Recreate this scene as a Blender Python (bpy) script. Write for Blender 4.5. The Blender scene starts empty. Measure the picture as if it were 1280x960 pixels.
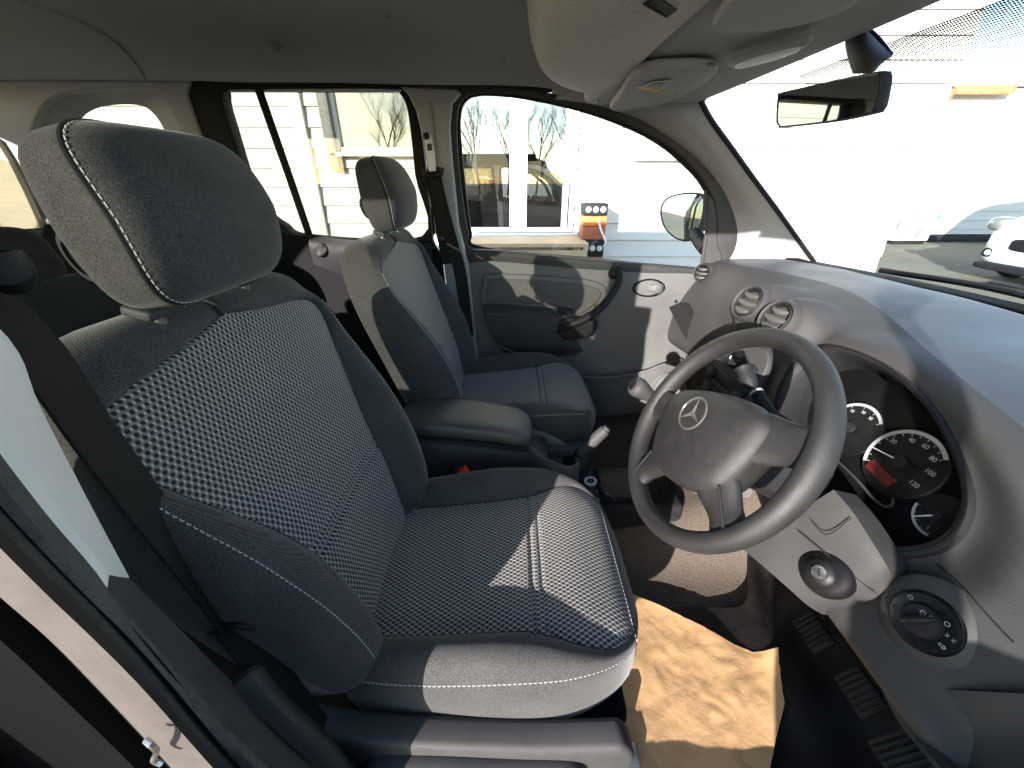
import bpy, bmesh, math, random
import numpy as np
from mathutils import Vector, Matrix
from mathutils.noise import noise as mnoise
random.seed(7)
sc = bpy.context.scene
COL = sc.collection
# ------------------------------------------------------------------ camera model
F = 482.0; TILT = math.radians(27.5); CP = math.cos(TILT); SP = math.sin(TILT)
CAM = Vector((0.0, -0.86, 1.41))
def P(u, v, x=None, y=None, z=None, pl=None):
    """a point of the place on a given real plane (x=, y= or z= in metres, or a plane (point, normal))"""
    U = u-640.0; V = 480.0-v
    r = Vector((U, F*CP+V*SP, -F*SP+V*CP))
    if pl is not None:
        p0, n = Vector(pl[0]), Vector(pl[1]); t = (p0-CAM).dot(n)/r.dot(n)
    elif x is not None: t = (x-CAM.x)/r.x
    elif y is not None: t = (y-CAM.y)/r.y
    else: t = (z-CAM.z)/r.z
    return CAM+r*t
def PX(pts, **k): return [P(a, b, **k) for a, b in pts]
# ------------------------------------------------------------------ materials
def newmat(name):
    m = bpy.data.materials.new(name); m.use_nodes = True
    nt = m.node_tree; b = nt.nodes['Principled BSDF']
    return m, nt, b
def nd(nt, typ, **k):
    n = nt.nodes.new(typ)
    for a, v in k.items():
        if hasattr(n, a): setattr(n, a, v)
        else: n.inputs[a].default_value = v
    return n
def math_(nt, op, a, b=None, c=None):
    n = nt.nodes.new('ShaderNodeMath'); n.operation = op
    for i, v in enumerate((a, b, c)):
        if v is None: continue
        if isinstance(v, (int, float)): n.inputs[i].default_value = v
        else: nt.links.new(v, n.inputs[i])
    return n.outputs[0]
def mat(name, col, rough=.5, metal=0, var=0, vscale=30, bump=0, bscale=400, bkind='noise', spec=.5, coat=0, sheen=0, stretch=None, dist=.001):
    m, nt, b = newmat(name)
    b.inputs['Base Color'].default_value = (*col, 1); b.inputs['Roughness'].default_value = rough
    b.inputs['Metallic'].default_value = metal; b.inputs['Specular IOR Level'].default_value = spec
    b.inputs['Coat Weight'].default_value = coat; b.inputs['Sheen Weight'].default_value = sheen
    tc = nd(nt, 'ShaderNodeTexCoord'); src = tc.outputs['Object']
    if stretch:
        mp = nd(nt, 'ShaderNodeMapping'); mp.inputs['Scale'].default_value = stretch
        nt.links.new(src, mp.inputs['Vector']); src = mp.outputs[0]
    if var:
        n = nd(nt, 'ShaderNodeTexNoise'); n.inputs['Scale'].default_value = vscale; n.inputs['Detail'].default_value = 6
        n.inputs['Roughness'].default_value = .65
        nt.links.new(src, n.inputs['Vector'])
        r = nd(nt, 'ShaderNodeMapRange'); r.inputs[1].default_value = .3; r.inputs[2].default_value = .7
        r.inputs[3].default_value = 1-var; r.inputs[4].default_value = 1+var
        nt.links.new(n.outputs['Fac'], r.inputs[0])
        v = nd(nt, 'ShaderNodeVectorMath'); v.operation = 'SCALE'; v.inputs[0].default_value = col
        nt.links.new(r.outputs[0], v.inputs['Scale']); nt.links.new(v.outputs[0], b.inputs['Base Color'])
        rr = nd(nt, 'ShaderNodeMapRange'); rr.inputs[1].default_value = .3; rr.inputs[2].default_value = .7
        rr.inputs[3].default_value = max(.02, rough-.08); rr.inputs[4].default_value = min(1, rough+.08)
        nt.links.new(n.outputs['Fac'], rr.inputs[0]); nt.links.new(rr.outputs[0], b.inputs['Roughness'])
    if bump:
        if bkind == 'voronoi':
            n = nd(nt, 'ShaderNodeTexVoronoi'); n.inputs['Scale'].default_value = bscale; o = n.outputs['Distance']
        else:
            n = nd(nt, 'ShaderNodeTexNoise'); n.inputs['Scale'].default_value = bscale; n.inputs['Detail'].default_value = 3; o = n.outputs['Fac']
        nt.links.new(src, n.inputs['Vector'])
        bp = nd(nt, 'ShaderNodeBump'); bp.inputs['Strength'].default_value = bump; bp.inputs['Distance'].default_value = dist
        nt.links.new(o, bp.inputs['Height']); nt.links.new(bp.outputs[0], b.inputs['Normal'])
    return m
def fabric(name, lo, hi, scale=1500, weave=True):
    """speckled woven upholstery"""
    m, nt, b = newmat(name)
    b.inputs['Roughness'].default_value = .92; b.inputs['Specular IOR Level'].default_value = .25; b.inputs['Sheen Weight'].default_value = .22
    b.inputs['Sheen Roughness'].default_value = .4
    tc = nd(nt, 'ShaderNodeTexCoord')
    n = nd(nt, 'ShaderNodeTexNoise'); n.inputs['Scale'].default_value = scale*.45; n.inputs['Detail'].default_value = 3
    nt.links.new(tc.outputs['Object'], n.inputs['Vector'])
    n2 = nd(nt, 'ShaderNodeTexNoise'); n2.inputs['Scale'].default_value = 14; n2.inputs['Detail'].default_value = 4
    nt.links.new(tc.outputs['Object'], n2.inputs['Vector'])
    w = nd(nt, 'ShaderNodeTexWave'); w.inputs['Scale'].default_value = scale*.12; w.inputs['Distortion'].default_value = 3; w.bands_direction = 'DIAGONAL'
    w.inputs['Detail'].default_value = 1; w.inputs['Detail Scale'].default_value = 4
    nt.links.new(tc.outputs['Object'], w.inputs['Vector'])
    h = math_(nt, 'ADD', math_(nt, 'MULTIPLY', n.outputs['Fac'], 1.0), math_(nt, 'MULTIPLY', w.outputs['Fac'], .28))
    h = math_(nt, 'ADD', h, math_(nt, 'MULTIPLY', n2.outputs['Fac'], .25))
    r = nd(nt, 'ShaderNodeValToRGB'); r.color_ramp.elements[0].position = .5; r.color_ramp.elements[1].position = 1.02
    r.color_ramp.elements[0].color = (*lo, 1); r.color_ramp.elements[1].color = (*hi, 1)
    nt.links.new(h, r.inputs[0]); nt.links.new(r.outputs[0], b.inputs['Base Color'])
    bp = nd(nt, 'ShaderNodeBump'); bp.inputs['Strength'].default_value = .5; bp.inputs['Distance'].default_value = .0008
    nt.links.new(h, bp.inputs['Height']); nt.links.new(bp.outputs[0], b.inputs['Normal'])
    return m
def dots(name, lo, hi, pu=.0080, pv=.0066):
    """knitted seat cloth: light ground with staggered dark ovals and a bright thread between, from UV in metres"""
    m, nt, b = newmat(name)
    b.inputs['Roughness'].default_value = .9; b.inputs['Specular IOR Level'].default_value = .25; b.inputs['Sheen Weight'].default_value = .15
    tc = nd(nt, 'ShaderNodeTexCoord'); s = nd(nt, 'ShaderNodeSeparateXYZ'); nt.links.new(tc.outputs['UV'], s.inputs[0])
    wn = nd(nt, 'ShaderNodeTexNoise'); wn.inputs['Scale'].default_value = 25
    nt.links.new(tc.outputs['UV'], wn.inputs['Vector'])
    wob = math_(nt, 'MULTIPLY', math_(nt, 'SUBTRACT', wn.outputs['Fac'], .5), .5)
    yv = math_(nt, 'ADD', math_(nt, 'DIVIDE', s.outputs['Y'], pv), wob)
    row = math_(nt, 'FLOOR', yv); odd = math_(nt, 'MODULO', math_(nt, 'ABSOLUTE', row), 2.0)
    xv = math_(nt, 'ADD', math_(nt, 'DIVIDE', s.outputs['X'], pu), math_(nt, 'MULTIPLY', odd, .5))
    fx = math_(nt, 'SUBTRACT', math_(nt, 'FRACT', xv), .5); fy = math_(nt, 'SUBTRACT', math_(nt, 'FRACT', yv), .5)
    ov = math_(nt, 'SQRT', math_(nt, 'ADD', math_(nt, 'POWER', math_(nt, 'DIVIDE', math_(nt, 'ABSOLUTE', fx), .30), 2.0), math_(nt, 'POWER', math_(nt, 'DIVIDE', math_(nt, 'ABSOLUTE', fy), .40), 2.0)))
    r = nd(nt, 'ShaderNodeMapRange'); r.inputs[1].default_value = .75; r.inputs[2].default_value = 1.15; nt.links.new(ov, r.inputs[0])
    # bright thread points at the cell corners
    ax = math_(nt, 'SUBTRACT', .5, math_(nt, 'ABSOLUTE', fx)); ay = math_(nt, 'ABSOLUTE', fy)
    pt = math_(nt, 'SQRT', math_(nt, 'ADD', math_(nt, 'POWER', math_(nt, 'DIVIDE', ax, .145), 2.0), math_(nt, 'POWER', math_(nt, 'DIVIDE', ay, .3), 2.0)))
    r2 = nd(nt, 'ShaderNodeMapRange'); r2.inputs[1].default_value = 1.1; r2.inputs[2].default_value = .6; nt.links.new(pt, r2.inputs[0])
    n = nd(nt, 'ShaderNodeTexNoise'); n.inputs['Scale'].default_value = 700; nt.links.new(tc.outputs['Object'], n.inputs['Vector'])
    mx = nd(nt, 'ShaderNodeMix', data_type='RGBA'); mx.inputs[6].default_value = (*lo, 1); mx.inputs[7].default_value = (*[c*.36 for c in hi], 1)
    nt.links.new(r.outputs[0], mx.inputs[0])
    mx2 = nd(nt, 'ShaderNodeMix', data_type='RGBA'); mx2.inputs[7].default_value = (*hi, 1)
    nt.links.new(r2.outputs[0], mx2.inputs[0]); nt.links.new(mx.outputs[2], mx2.inputs[6])
    sc_ = nd(nt, 'ShaderNodeVectorMath'); sc_.operation = 'SCALE'; nt.links.new(mx2.outputs[2], sc_.inputs[0])
    nt.links.new(math_(nt, 'ADD', .5, n.outputs['Fac']), sc_.inputs['Scale'])
    nt.links.new(sc_.outputs[0], b.inputs['Base Color'])
    bp = nd(nt, 'ShaderNodeBump'); bp.inputs['Strength'].default_value = .6; bp.inputs['Distance'].default_value = .0007
    nt.links.new(math_(nt, 'ADD', r.outputs[0], r2.outputs[0]), bp.inputs['Height']); nt.links.new(bp.outputs[0], b.inputs['Normal'])
    return m
def glass(name, tint, refl=.02, extra=0, graz=.55):
    tint = [math.sqrt(c) for c in tint]
    m = bpy.data.materials.new(name); m.use_nodes = True; nt = m.node_tree; nt.nodes.clear()
    out = nd(nt, 'ShaderNodeOutputMaterial'); tr = nd(nt, 'ShaderNodeBsdfTransparent'); tr.inputs[0].default_value = (*tint, 1)
    gl = nd(nt, 'ShaderNodeBsdfGlossy'); gl.inputs['Roughness'].default_value = .0; mx = nd(nt, 'ShaderNodeMixShader')
    lw = nd(nt, 'ShaderNodeLayerWeight'); lw.inputs['Blend'].default_value = .5
    a = math_(nt, 'ADD', math_(nt, 'MULTIPLY', math_(nt, 'POWER', lw.outputs['Facing'], 5.0), graz), refl+extra); nt.links.new(math_(nt, 'MINIMUM', a, 1.0), mx.inputs[0])
    nt.links.new(tr.outputs[0], mx.inputs[1]); nt.links.new(gl.outputs[0], mx.inputs[2]); nt.links.new(mx.outputs[0], out.inputs[0])
    return m
M = {}
M['dash'] = mat('dash_plastic', (.042, .0412, .042), .62, bump=.35, bscale=900, bkind='voronoi', var=.10, vscale=9, spec=.32, dist=.0006)
M['dashtop'] = mat('dash_top_sky_sheen', (.050, .055, .066), .50, bump=.35, bscale=800, bkind='voronoi', var=.12, vscale=7, spec=.5, dist=.0006)  # bluer than the dash face: sky sheen put into the colour
M['dkplastic'] = mat('dark_plastic', (.015, .015, .017), .62, bump=.25, bscale=900, bkind='voronoi', var=.15, vscale=15, dist=.0004, spec=.25)
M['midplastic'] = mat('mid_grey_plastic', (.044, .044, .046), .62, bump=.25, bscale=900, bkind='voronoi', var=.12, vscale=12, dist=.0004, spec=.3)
M['black'] = mat('black_plastic', (.008, .008, .009), .55, var=.2, vscale=20, spec=.3)
M['matteblack'] = mat('matte_black', (.004, .004, .005), .85, var=.2, vscale=20, spec=.12)
M['rubber'] = mat('black_rubber', (.010, .010, .010), .7, spec=.25, bump=.2, bscale=300, var=.3, vscale=30)
M['wheelskin'] = mat('steering_wheel_skin', (.014, .014, .015), .58, bump=.45, bscale=1100, bkind='voronoi', var=.12, vscale=25, dist=.0005)
M['lining'] = mat('roof_lining_cloth', (.43, .42, .405), .95, bump=.4, bscale=1200, var=.07, vscale=220, spec=.1)
M['shelfcloth'] = mat('shelf_cloth', (.60, .57, .49), .95, bump=.5, bscale=900, var=.22, vscale=260, spec=.1)
M['trim'] = mat('pillar_trim', (.30, .303, .315), .6, bump=.25, bscale=900, bkind='voronoi', var=.05, vscale=10, dist=.0005)
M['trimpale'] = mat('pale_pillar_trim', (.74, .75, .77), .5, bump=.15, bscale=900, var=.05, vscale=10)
M['doorplastic'] = mat('door_panel_plastic', (.10, .098, .098), .62, bump=.35, bscale=700, bkind='voronoi', var=.1, vscale=14, dist=.0006)
M['doorcloth'] = mat('door_insert_cloth', (.09, .085, .08), .95, bump=.8, bscale=500, var=.3, vscale=400, stretch=(1, 1, .25))
M['fab'] = fabric('seat_bolster_cloth', (.012, .0125, .0145), (.080, .078, .078))
M['fabrear'] = fabric('rear_seat_cloth', (.010, .010, .012), (.07, .07, .072))
M['dots'] = dots('seat_dotted_cloth', (.016, .017, .022), (.46, .445, .43))
M['stitch'] = mat('stitch_thread', (.38, .37, .36), .8)
M['crease'] = mat('seam_crease', (.012, .012, .014), .9)
M['vinyl'] = mat('armrest_vinyl', (.060, .060, .057), .45, bump=.5, bscale=1000, bkind='voronoi', var=.1, vscale=15, dist=.0005)
M['metal'] = mat('brushed_metal', (.55, .54, .52), .3, metal=1, var=.1, vscale=60)
M['chrome'] = mat('chrome', (.75, .75, .76), .12, metal=1)
M['belt'] = mat('belt_webbing', (.012, .011, .011), .7, bump=.6, bscale=300, var=.25, vscale=40, stretch=(6, 6, .6), spec=.2)
M['carpet'] = mat('floor_carpet', (.10, .082, .068), .98, bump=1, bscale=500, var=.4, vscale=300, spec=.05, dist=.003)
M['darkcarpet'] = mat('dark_floor_carpet', (.016, .015, .015), .98, bump=1, bscale=500, var=.4, vscale=300, spec=.05, dist=.003)
M['paint'] = mat('black_paint', (.003, .003, .0035), .6, spec=.06)
M['sillpaint'] = mat('door_seal_skin', (.075, .066, .062), .75, spec=.15, bump=.3, bscale=300, var=.15, vscale=30)
M['sealgrey'] = mat('rubber_seal', (.028, .027, .027), .65, bump=.3, bscale=300, var=.2, vscale=30)
M['red'] = mat('red_button', (.75, .03, .02), .4)
M['white'] = mat('white_mark', (.8, .8, .8), .5)
M['glassclear'] = glass('clear_glass', (.93, .96, .95), extra=.0)
M['glasstint'] = glass('green_tinted_glass', (.38, .395, .34), extra=.02)
M['screen'] = glass('windscreen_glass', (.88, .94, .94), extra=.0)
M['dialglass'] = glass('dial_lens', (.93, .93, .93), refl=.003, graz=.12)
M['mirror'] = mat('mirror_silver', (.80, .84, .78), .02, metal=1)
M['shroud'] = mat('column_shroud_plastic', (.030, .0295, .030), .62, bump=.35, bscale=900, bkind='voronoi', var=.12, vscale=12, spec=.3, dist=.0006)
M['deeptrim'] = mat('dark_and_shaded_trim', (.012, .012, .013), .9, var=.15, vscale=15, spec=.1)  # near-black; on the sliding door trim it also holds the seats' shade
# ------------------------------------------------------------------ mesh helpers
def link(name, me, material, parent=None, smooth=True, angle=40):
    o = bpy.data.objects.new(name, me); COL.objects.link(o)
    mats = material if isinstance(material, (list, tuple)) else [material]
    for m_ in mats: me.materials.append(M[m_] if isinstance(m_, str) else m_)
    if smooth:
        me.shade_smooth() if hasattr(me, 'shade_smooth') else None
        try: me.set_sharp_from_angle(angle=math.radians(angle))
        except Exception: pass
    if parent is not None:
        o.parent = parent
        mw = Matrix.Identity(4); q = parent
        while q is not None:
            mw = q.matrix_basis @ mw if q.parent is None else q.matrix_parent_inverse @ q.matrix_basis @ mw
            q = q.parent
        o.matrix_parent_inverse = mw.inverted()
    return o
def tomesh(vs, fs, uvs=None, mi=None, recalc=False):
    me = bpy.data.meshes.new('m'); me.from_pydata([tuple(v) for v in vs], [], [tuple(f) for f in fs])
    if uvs is not None:
        l = me.uv_layers.new(name='UVMap')
        for p in me.polygons:
            for li in p.loop_indices: l.data[li].uv = uvs[me.loops[li].vertex_index]
    if mi is not None:
        for p, k in zip(me.polygons, mi): p.material_index = k
    if recalc:
        bm = bmesh.new(); bm.from_mesh(me); bmesh.ops.recalc_face_normals(bm, faces=bm.faces); bm.to_mesh(me); bm.free()
    me.update(); return me
class MB:
    """collects pieces of ONE part"""
    def __init__(s): s.v = []; s.f = []; s.m = []; s.cur = 0
    def add(s, vs, fs):
        k = len(s.v); s.v += [Vector(v) for v in vs]; s.f += [tuple(i+k for i in f) for f in fs]; s.m += [s.cur]*len(fs); return s
    def mesh(s, recalc=True): return tomesh(s.v, s.f, mi=s.m, recalc=recalc)
    def build(s, name, material, parent=None, smooth=True, angle=40, recalc=True):
        return link(name, s.mesh(recalc), material, parent, smooth, angle)
    def grid(s, rows, closed=False, capa=False, capb=False, flip=False):
        n = len(rows); m = len(rows[0]); vs = [p for r in rows for p in r]; fs = []
        for i in range(n-1):
            for j in range(m if closed else m-1):
                a, b, c, d = i*m+j, i*m+(j+1) % m, (i+1)*m+(j+1) % m, (i+1)*m+j
                fs.append((a, b, c, d))
        if capa: fs.append(tuple(range(m))[::-1])
        if capb: fs.append(tuple((n-1)*m+j for j in range(m)))
        return s.add(vs, fs)
    def tube(s, path, r, n=10, flat=None, up=None, closed=False):
        """swept round (or flattened) bar; r may be a list"""
        path = [Vector(p) for p in path]; N = len(path); rows = []; prev = None
        for i, p in enumerate(path):
            t = (path[(i+1) % N]-path[i-1]) if closed else (path[min(i+1, N-1)]-path[max(i-1, 0)])
            t.normalize()
            if up is not None: a = Vector(up)-t*Vector(up).dot(t)
            elif prev is None: a = t.orthogonal()
            else: a = prev-t*prev.dot(t)
            a.normalize(); prev = a; b = t.cross(a)
            rr = r[i] if isinstance(r, (list, tuple)) else r
            ra, rb = (rr, rr) if flat is None else (rr*flat[0], rr*flat[1])
            rows.append([p+a*math.cos(2*math.pi*k/n)*ra+b*math.sin(2*math.pi*k/n)*rb for k in range(n)])
        if closed: rows.append(rows[0])
        return s.grid(rows, closed=True, capa=not closed, capb=not closed)
    def box(s, c, h, rot=None, bev=0, seg=2):
        bm = bmesh.new(); bmesh.ops.create_cube(bm, size=1)
        for v in bm.verts: v.co = Vector((v.co.x*2*h[0], v.co.y*2*h[1], v.co.z*2*h[2]))
        if bev: bmesh.ops.bevel(bm, geom=bm.edges[:], offset=bev, segments=seg, affect='EDGES', profile=.5)
        R = rot if rot is not None else Matrix.Identity(3)
        bm.verts.index_update()
        s.add([Vector(c)+R @ v.co for v in bm.verts], [[v.index for v in f.verts] for f in bm.faces]); bm.free(); return s
    def lathe(s, prof, c, axis, n=32, ref=None, sx=1, sy=1, cap=True):
        """prof: (radius, height along axis)"""
        ax = Vector(axis).normalized(); a = Vector(ref) if ref is not None else ax.orthogonal()
        a = (a-ax*a.dot(ax)).normalized(); b = ax.cross(a)
        rows = [[Vector(c)+ax*h+a*math.cos(2*math.pi*k/n)*r*sx+b*math.sin(2*math.pi*k/n)*r*sy for k in range(n)] for r, h in prof]
        return s.grid(rows, closed=True, capa=cap, capb=cap)
def cr(pts, n, closed=False):
    """Catmull-Rom through pts (numpy rows), n samples per span"""
    p = np.array([list(q) for q in pts], float); N = len(p); out = []
    spans = N if closed else N-1
    for i in range(spans):
        p1 = p[i]; p2 = p[(i+1) % N]
        p0 = p[i-1] if (closed or i > 0) else 2*p1-p2
        p3 = p[(i+2) % N] if (closed or i+2 < N) else 2*p2-p1
        for k in range(n):
            t = k/n
            out.append(.5*((2*p1)+(-p0+p2)*t+(2*p0-5*p1+4*p2-p3)*t*t+(-p0+3*p1-3*p2+p3)*t**3))
    if not closed: out.append(p[-1])
    return [Vector(q) if len(q) == 3 else tuple(q) for q in out]
def patch(rows, nu=6, nv=6, ru=False):
    """smooth surface through a net of points -> dense rows"""
    a = [cr(r, nu) for r in rows]
    cols = list(zip(*a)); b = [cr(c, nv) for c in cols]
    return [list(r) for r in zip(*b)]
def thicken(rows, off, mb):
    """closed slab from a surface grid; off = vector added for the far side"""
    off = Vector(off); n = len(rows); m = len(rows[0]); mb.grid(rows); mb.grid([[p+off for p in r] for r in rows][::-1])
    edge = [rows[0][j] for j in range(m)]+[rows[i][m-1] for i in range(1, n)]+[rows[n-1][j] for j in range(m-2, -1, -1)]+[rows[i][0] for i in range(n-2, 0, -1)]
    mb.grid([edge, [p+off for p in edge]], closed=True); return mb
def sheet(name, rows, off, material, parent=None, nu=6, nv=6, dense=True):
    mb = MB(); r = patch(rows, nu, nv) if dense else rows
    thicken(r, off, mb); return mb.build(name, material, parent, angle=50)
def poly2(loops, thick, bevel=0, res=2):
    """filled 2D loops (first outer, rest holes) extruded; returns (verts(a,b,c), faces), c from -thick..thick"""
    cu = bpy.data.curves.new('c', 'CURVE'); cu.dimensions = '2D'; cu.fill_mode = 'BOTH'
    cu.extrude = max(thick-bevel, 0.00005); cu.bevel_depth = bevel; cu.bevel_resolution = res; cu.offset = -bevel
    for lp in loops:
        s = cu.splines.new('POLY'); s.points.add(len(lp)-1)
        for i, q in enumerate(lp): s.points[i].co = (q[0], q[1], 0, 1)
        s.use_cyclic_u = True
    o = bpy.data.objects.new('tmp', cu); COL.objects.link(o)
    dg = bpy.context.evaluated_depsgraph_get(); ev = o.evaluated_get(dg); me = ev.to_mesh()
    vs = [v.co.copy() for v in me.vertices]; fs = [tuple(p.vertices) for p in me.polygons]
    ev.to_mesh_clear(); bpy.data.objects.remove(o); bpy.data.curves.remove(cu)
    return vs, fs
def panel(name, loops, y, thick, material, parent=None, bevel=.003, smoothn=0, build=True, mb=None, axis='y', tilt=None):
    """a board lying in plane y (loops of world points on that plane), thick metres"""
    L2 = []
    for lp in loops:
        q = [(p.x, p.z) for p in lp] if axis == 'y' else [(p.y, p.z) if axis == 'x' else (p.x, p.y) for p in lp]
        if smoothn: q = [tuple(t) for t in cr(q, smoothn, closed=True)]
        L2.append(q)
    vs, fs = poly2(L2, thick/2, bevel)
    if axis == 'y': W = [Vector((v.x, y+v.z, v.y)) for v in vs]
    elif axis == 'x': W = [Vector((y+v.z, v.x, v.y)) for v in vs]
    else: W = [Vector((v.x, v.y, y+v.z)) for v in vs]
    mb2 = mb or MB(); mb2.add(W, fs)
    if not build: return mb2
    return weld(mb2).build(name, material, parent)
def weld(mb, d=1e-5):
    me = mb.mesh(False); bm = bmesh.new(); bm.from_mesh(me); bmesh.ops.remove_doubles(bm, verts=bm.verts, dist=d)
    bm.verts.index_update(); nb = MB(); nb.add([v.co for v in bm.verts], [[v.index for v in f.verts] for f in bm.faces]); bm.free(); return nb
def frameboard(loops, c, ex, ey, thick, bevel, mb):
    """2D loops on an arbitrary frame: c + a*ex + b*ey, thickness along ex x ey"""
    ex = Vector(ex).normalized(); ey = Vector(ey).normalized(); n = ex.cross(ey)
    vs, fs = poly2(loops, thick/2, bevel); mb.add([Vector(c)+ex*v.x+ey*v.y+n*v.z for v in vs], fs); return mb
def text(mb, s, c, ex, ey, size, lift=0.0006, font_scale=1.0):
    cu = bpy.data.curves.new('t', 'FONT'); cu.body = s; cu.size = size; cu.align_x = 'CENTER'; cu.align_y = 'CENTER'; cu.extrude = .0002
    o = bpy.data.objects.new('t', cu); COL.objects.link(o)
    dg = bpy.context.evaluated_depsgraph_get(); ev = o.evaluated_get(dg); me = ev.to_mesh()
    ex = Vector(ex).normalized(); ey = Vector(ey).normalized(); n = ex.cross(ey)
    mb.add([Vector(c)+ex*v.co.x+ey*v.co.y+n*(lift+v.co.z) for v in me.vertices], [tuple(p.vertices) for p in me.polygons])
    ev.to_mesh_clear(); bpy.data.objects.remove(o); bpy.data.curves.remove(cu)
def thing(name, label, cat, loc=(0, 0, 0), group=None, kind=None):
    o = bpy.data.objects.new(name, None); COL.objects.link(o); o.location = loc; o.empty_display_size = .05
    o['label'] = label; o['category'] = cat
    if group: o['group'] = group
    if kind: o['kind'] = kind
    return o
def tag(o, label, cat, group=None):
    o['label'] = label; o['category'] = cat
    if group: o['group'] = group
    return o
def struct(o, label=None, cat=None):
    o['kind'] = 'structure'
    if label: o['label'] = label
    if cat: o['category'] = cat
    return o
def lerp(tab, t):
    if t <= tab[0][0]: return tab[0][1]
    for (a, va), (b, vb) in zip(tab, tab[1:]):
        if t <= b:
            k = (t-a)/(b-a); k = k*k*(3-2*k) if False else k
            return va+(vb-va)*k
    return tab[-1][1]
def smoothtab(tab):
    """smooth 1D table via Catmull-Rom dense sampling"""
    pts = cr([(a, b) for a, b in tab], 12); return [(p[0], p[1]) for p in pts]
# ------------------------------------------------------------------ seats
def pad(O, T, N, L, W, SEAM, BUMP, F0, TH, tins, rend=(.045, .05), nrow=64, crease=()):
    """upholstered cushion: rows along T, closed rings across y; returns MB, uv, material index and the seam lines"""
    O = Vector(O); T = Vector(T).normalized(); N = Vector(N).normalized(); S = Vector((0, 1, 0))
    W, SEAM, BUMP, F0, TH = [smoothtab(q) for q in (W, SEAM, BUMP, F0, TH)]
    ts = []
    for i in range(nrow+1):
        a = i/nrow; ts.append(a)
    ts = sorted(set([0, .002, .006, .012, .02, .03]+[round(x*L, 5) for x in ts if .05 < x*L < L-.05]+[L-q for q in (0, .0015, .004, .008, .014, .021, .03, .04)]+[.04, .05]+[c[0]+q*c[1] for c in crease for q in (-1.6, -.8, -.35, 0, .35, .8, 1.6)]))
    rows = []; uvs = []; seamL = []; seamR = []; nI = 9; ring_mat = None
    for t in ts:
        w, sm, b, f0, th = [lerp(q, t) for q in (W, SEAM, BUMP, F0, TH)]
        sm = min(max(sm, .002), w*.94)
        k = 1.0; rr = 0
        if t < rend[0]: k = math.sqrt(max(0, 1-((rend[0]-t)/rend[0])**2)); rr = rend[0]
        if t > L-rend[1]: k = math.sqrt(max(0, 1-((t-L+rend[1])/rend[1])**2)); rr = rend[1]
        k = max(k, .03)
        half = []
        for i in range(nI+1):
            q = i/nI; s = sm*q
            f = -.010*(b/.05)*(1-q*q) + .004*(1-q**6) - .004*(q**10)
            half.append((s, f))
        d = w-sm
        ctl = [(sm, -.004), (sm+.10*d, .28*b), (sm+.30*d, .78*b), (sm+.52*d, b), (sm+.76*d, .86*b), (sm+.93*d, .48*b-.006), (w, -.012), (w*.995, -th*.4), (w*.975, -th*.75), (w*.88, -th*.98), (w*.5, -th*1.02), (0, -th*1.03)]
        dens = cr(ctl, 4); half += [(p[0], p[1]) for p in dens[1:]]
        half = [(s*(1-rr*(1-k)/max(w, .01)), (f+th/2)*k-th/2) for s, f in half]
        cz = sum(c[2]*math.exp(-((t-c[0])/c[1])**2) for c in crease)
        ring = []; uv = []
        full = [(s, f) for s, f in half]+[(-s, f) for s, f in half[1:-1]][::-1]
        for j, (s, f) in enumerate(full):
            front = j <= nI+20 or j >= len(full)-nI-20
            ff = f-(cz if front and (j <= nI+8 or j >= len(full)-nI-8) else 0)
            wr = mnoise(Vector((s*9+5, t*11, O.x*3)))*.0022 if front else 0
            ring.append(O+T*t+S*s+N*(f0+ff+wr)); uv.append((s, t))
        rows.append(ring); uvs += uv
        seamL.append((t, ring[-nI], k)); seamR.append((t, ring[nI], k))
    m = len(rows[0]); mb = MB(); mb.grid(rows, closed=True, capa=True, capb=True)
    mi = []
    for i in range(len(rows)-1):
        for j in range(m):
            ins = (j < nI or j >= m-nI) and tins[0] <= ts[i] <= tins[1]
            mi.append(1 if ins else 0)
    mi += [0, 0]
    return mb, uvs, mi, seamL, seamR, rows, ts, N
def padobj(name, res, parent):
    mb, uvs, mi, *_ = res
    me = tomesh(mb.v, mb.f, uvs=uvs, mi=mi); return link(name, me, ['fab', 'dots'], parent, angle=75)
def stitches(mb, line, N, step=.0072, ln=.0046, r=.00075, lift=.0009):
    line = [Vector(p) for p in line]; acc = 0; nxt = 0
    for a, b in zip(line, line[1:]):
        d = (b-a).length
        if d < 1e-6: continue
        while nxt < acc+d:
            p = a+(b-a)*((nxt-acc)/d); q = p+(b-a).normalized()*ln
            mb.tube([p+N*(lift-.001), (p+q)/2+N*lift, q+N*(lift-.001)], r, 4); nxt += step
        acc += d
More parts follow.
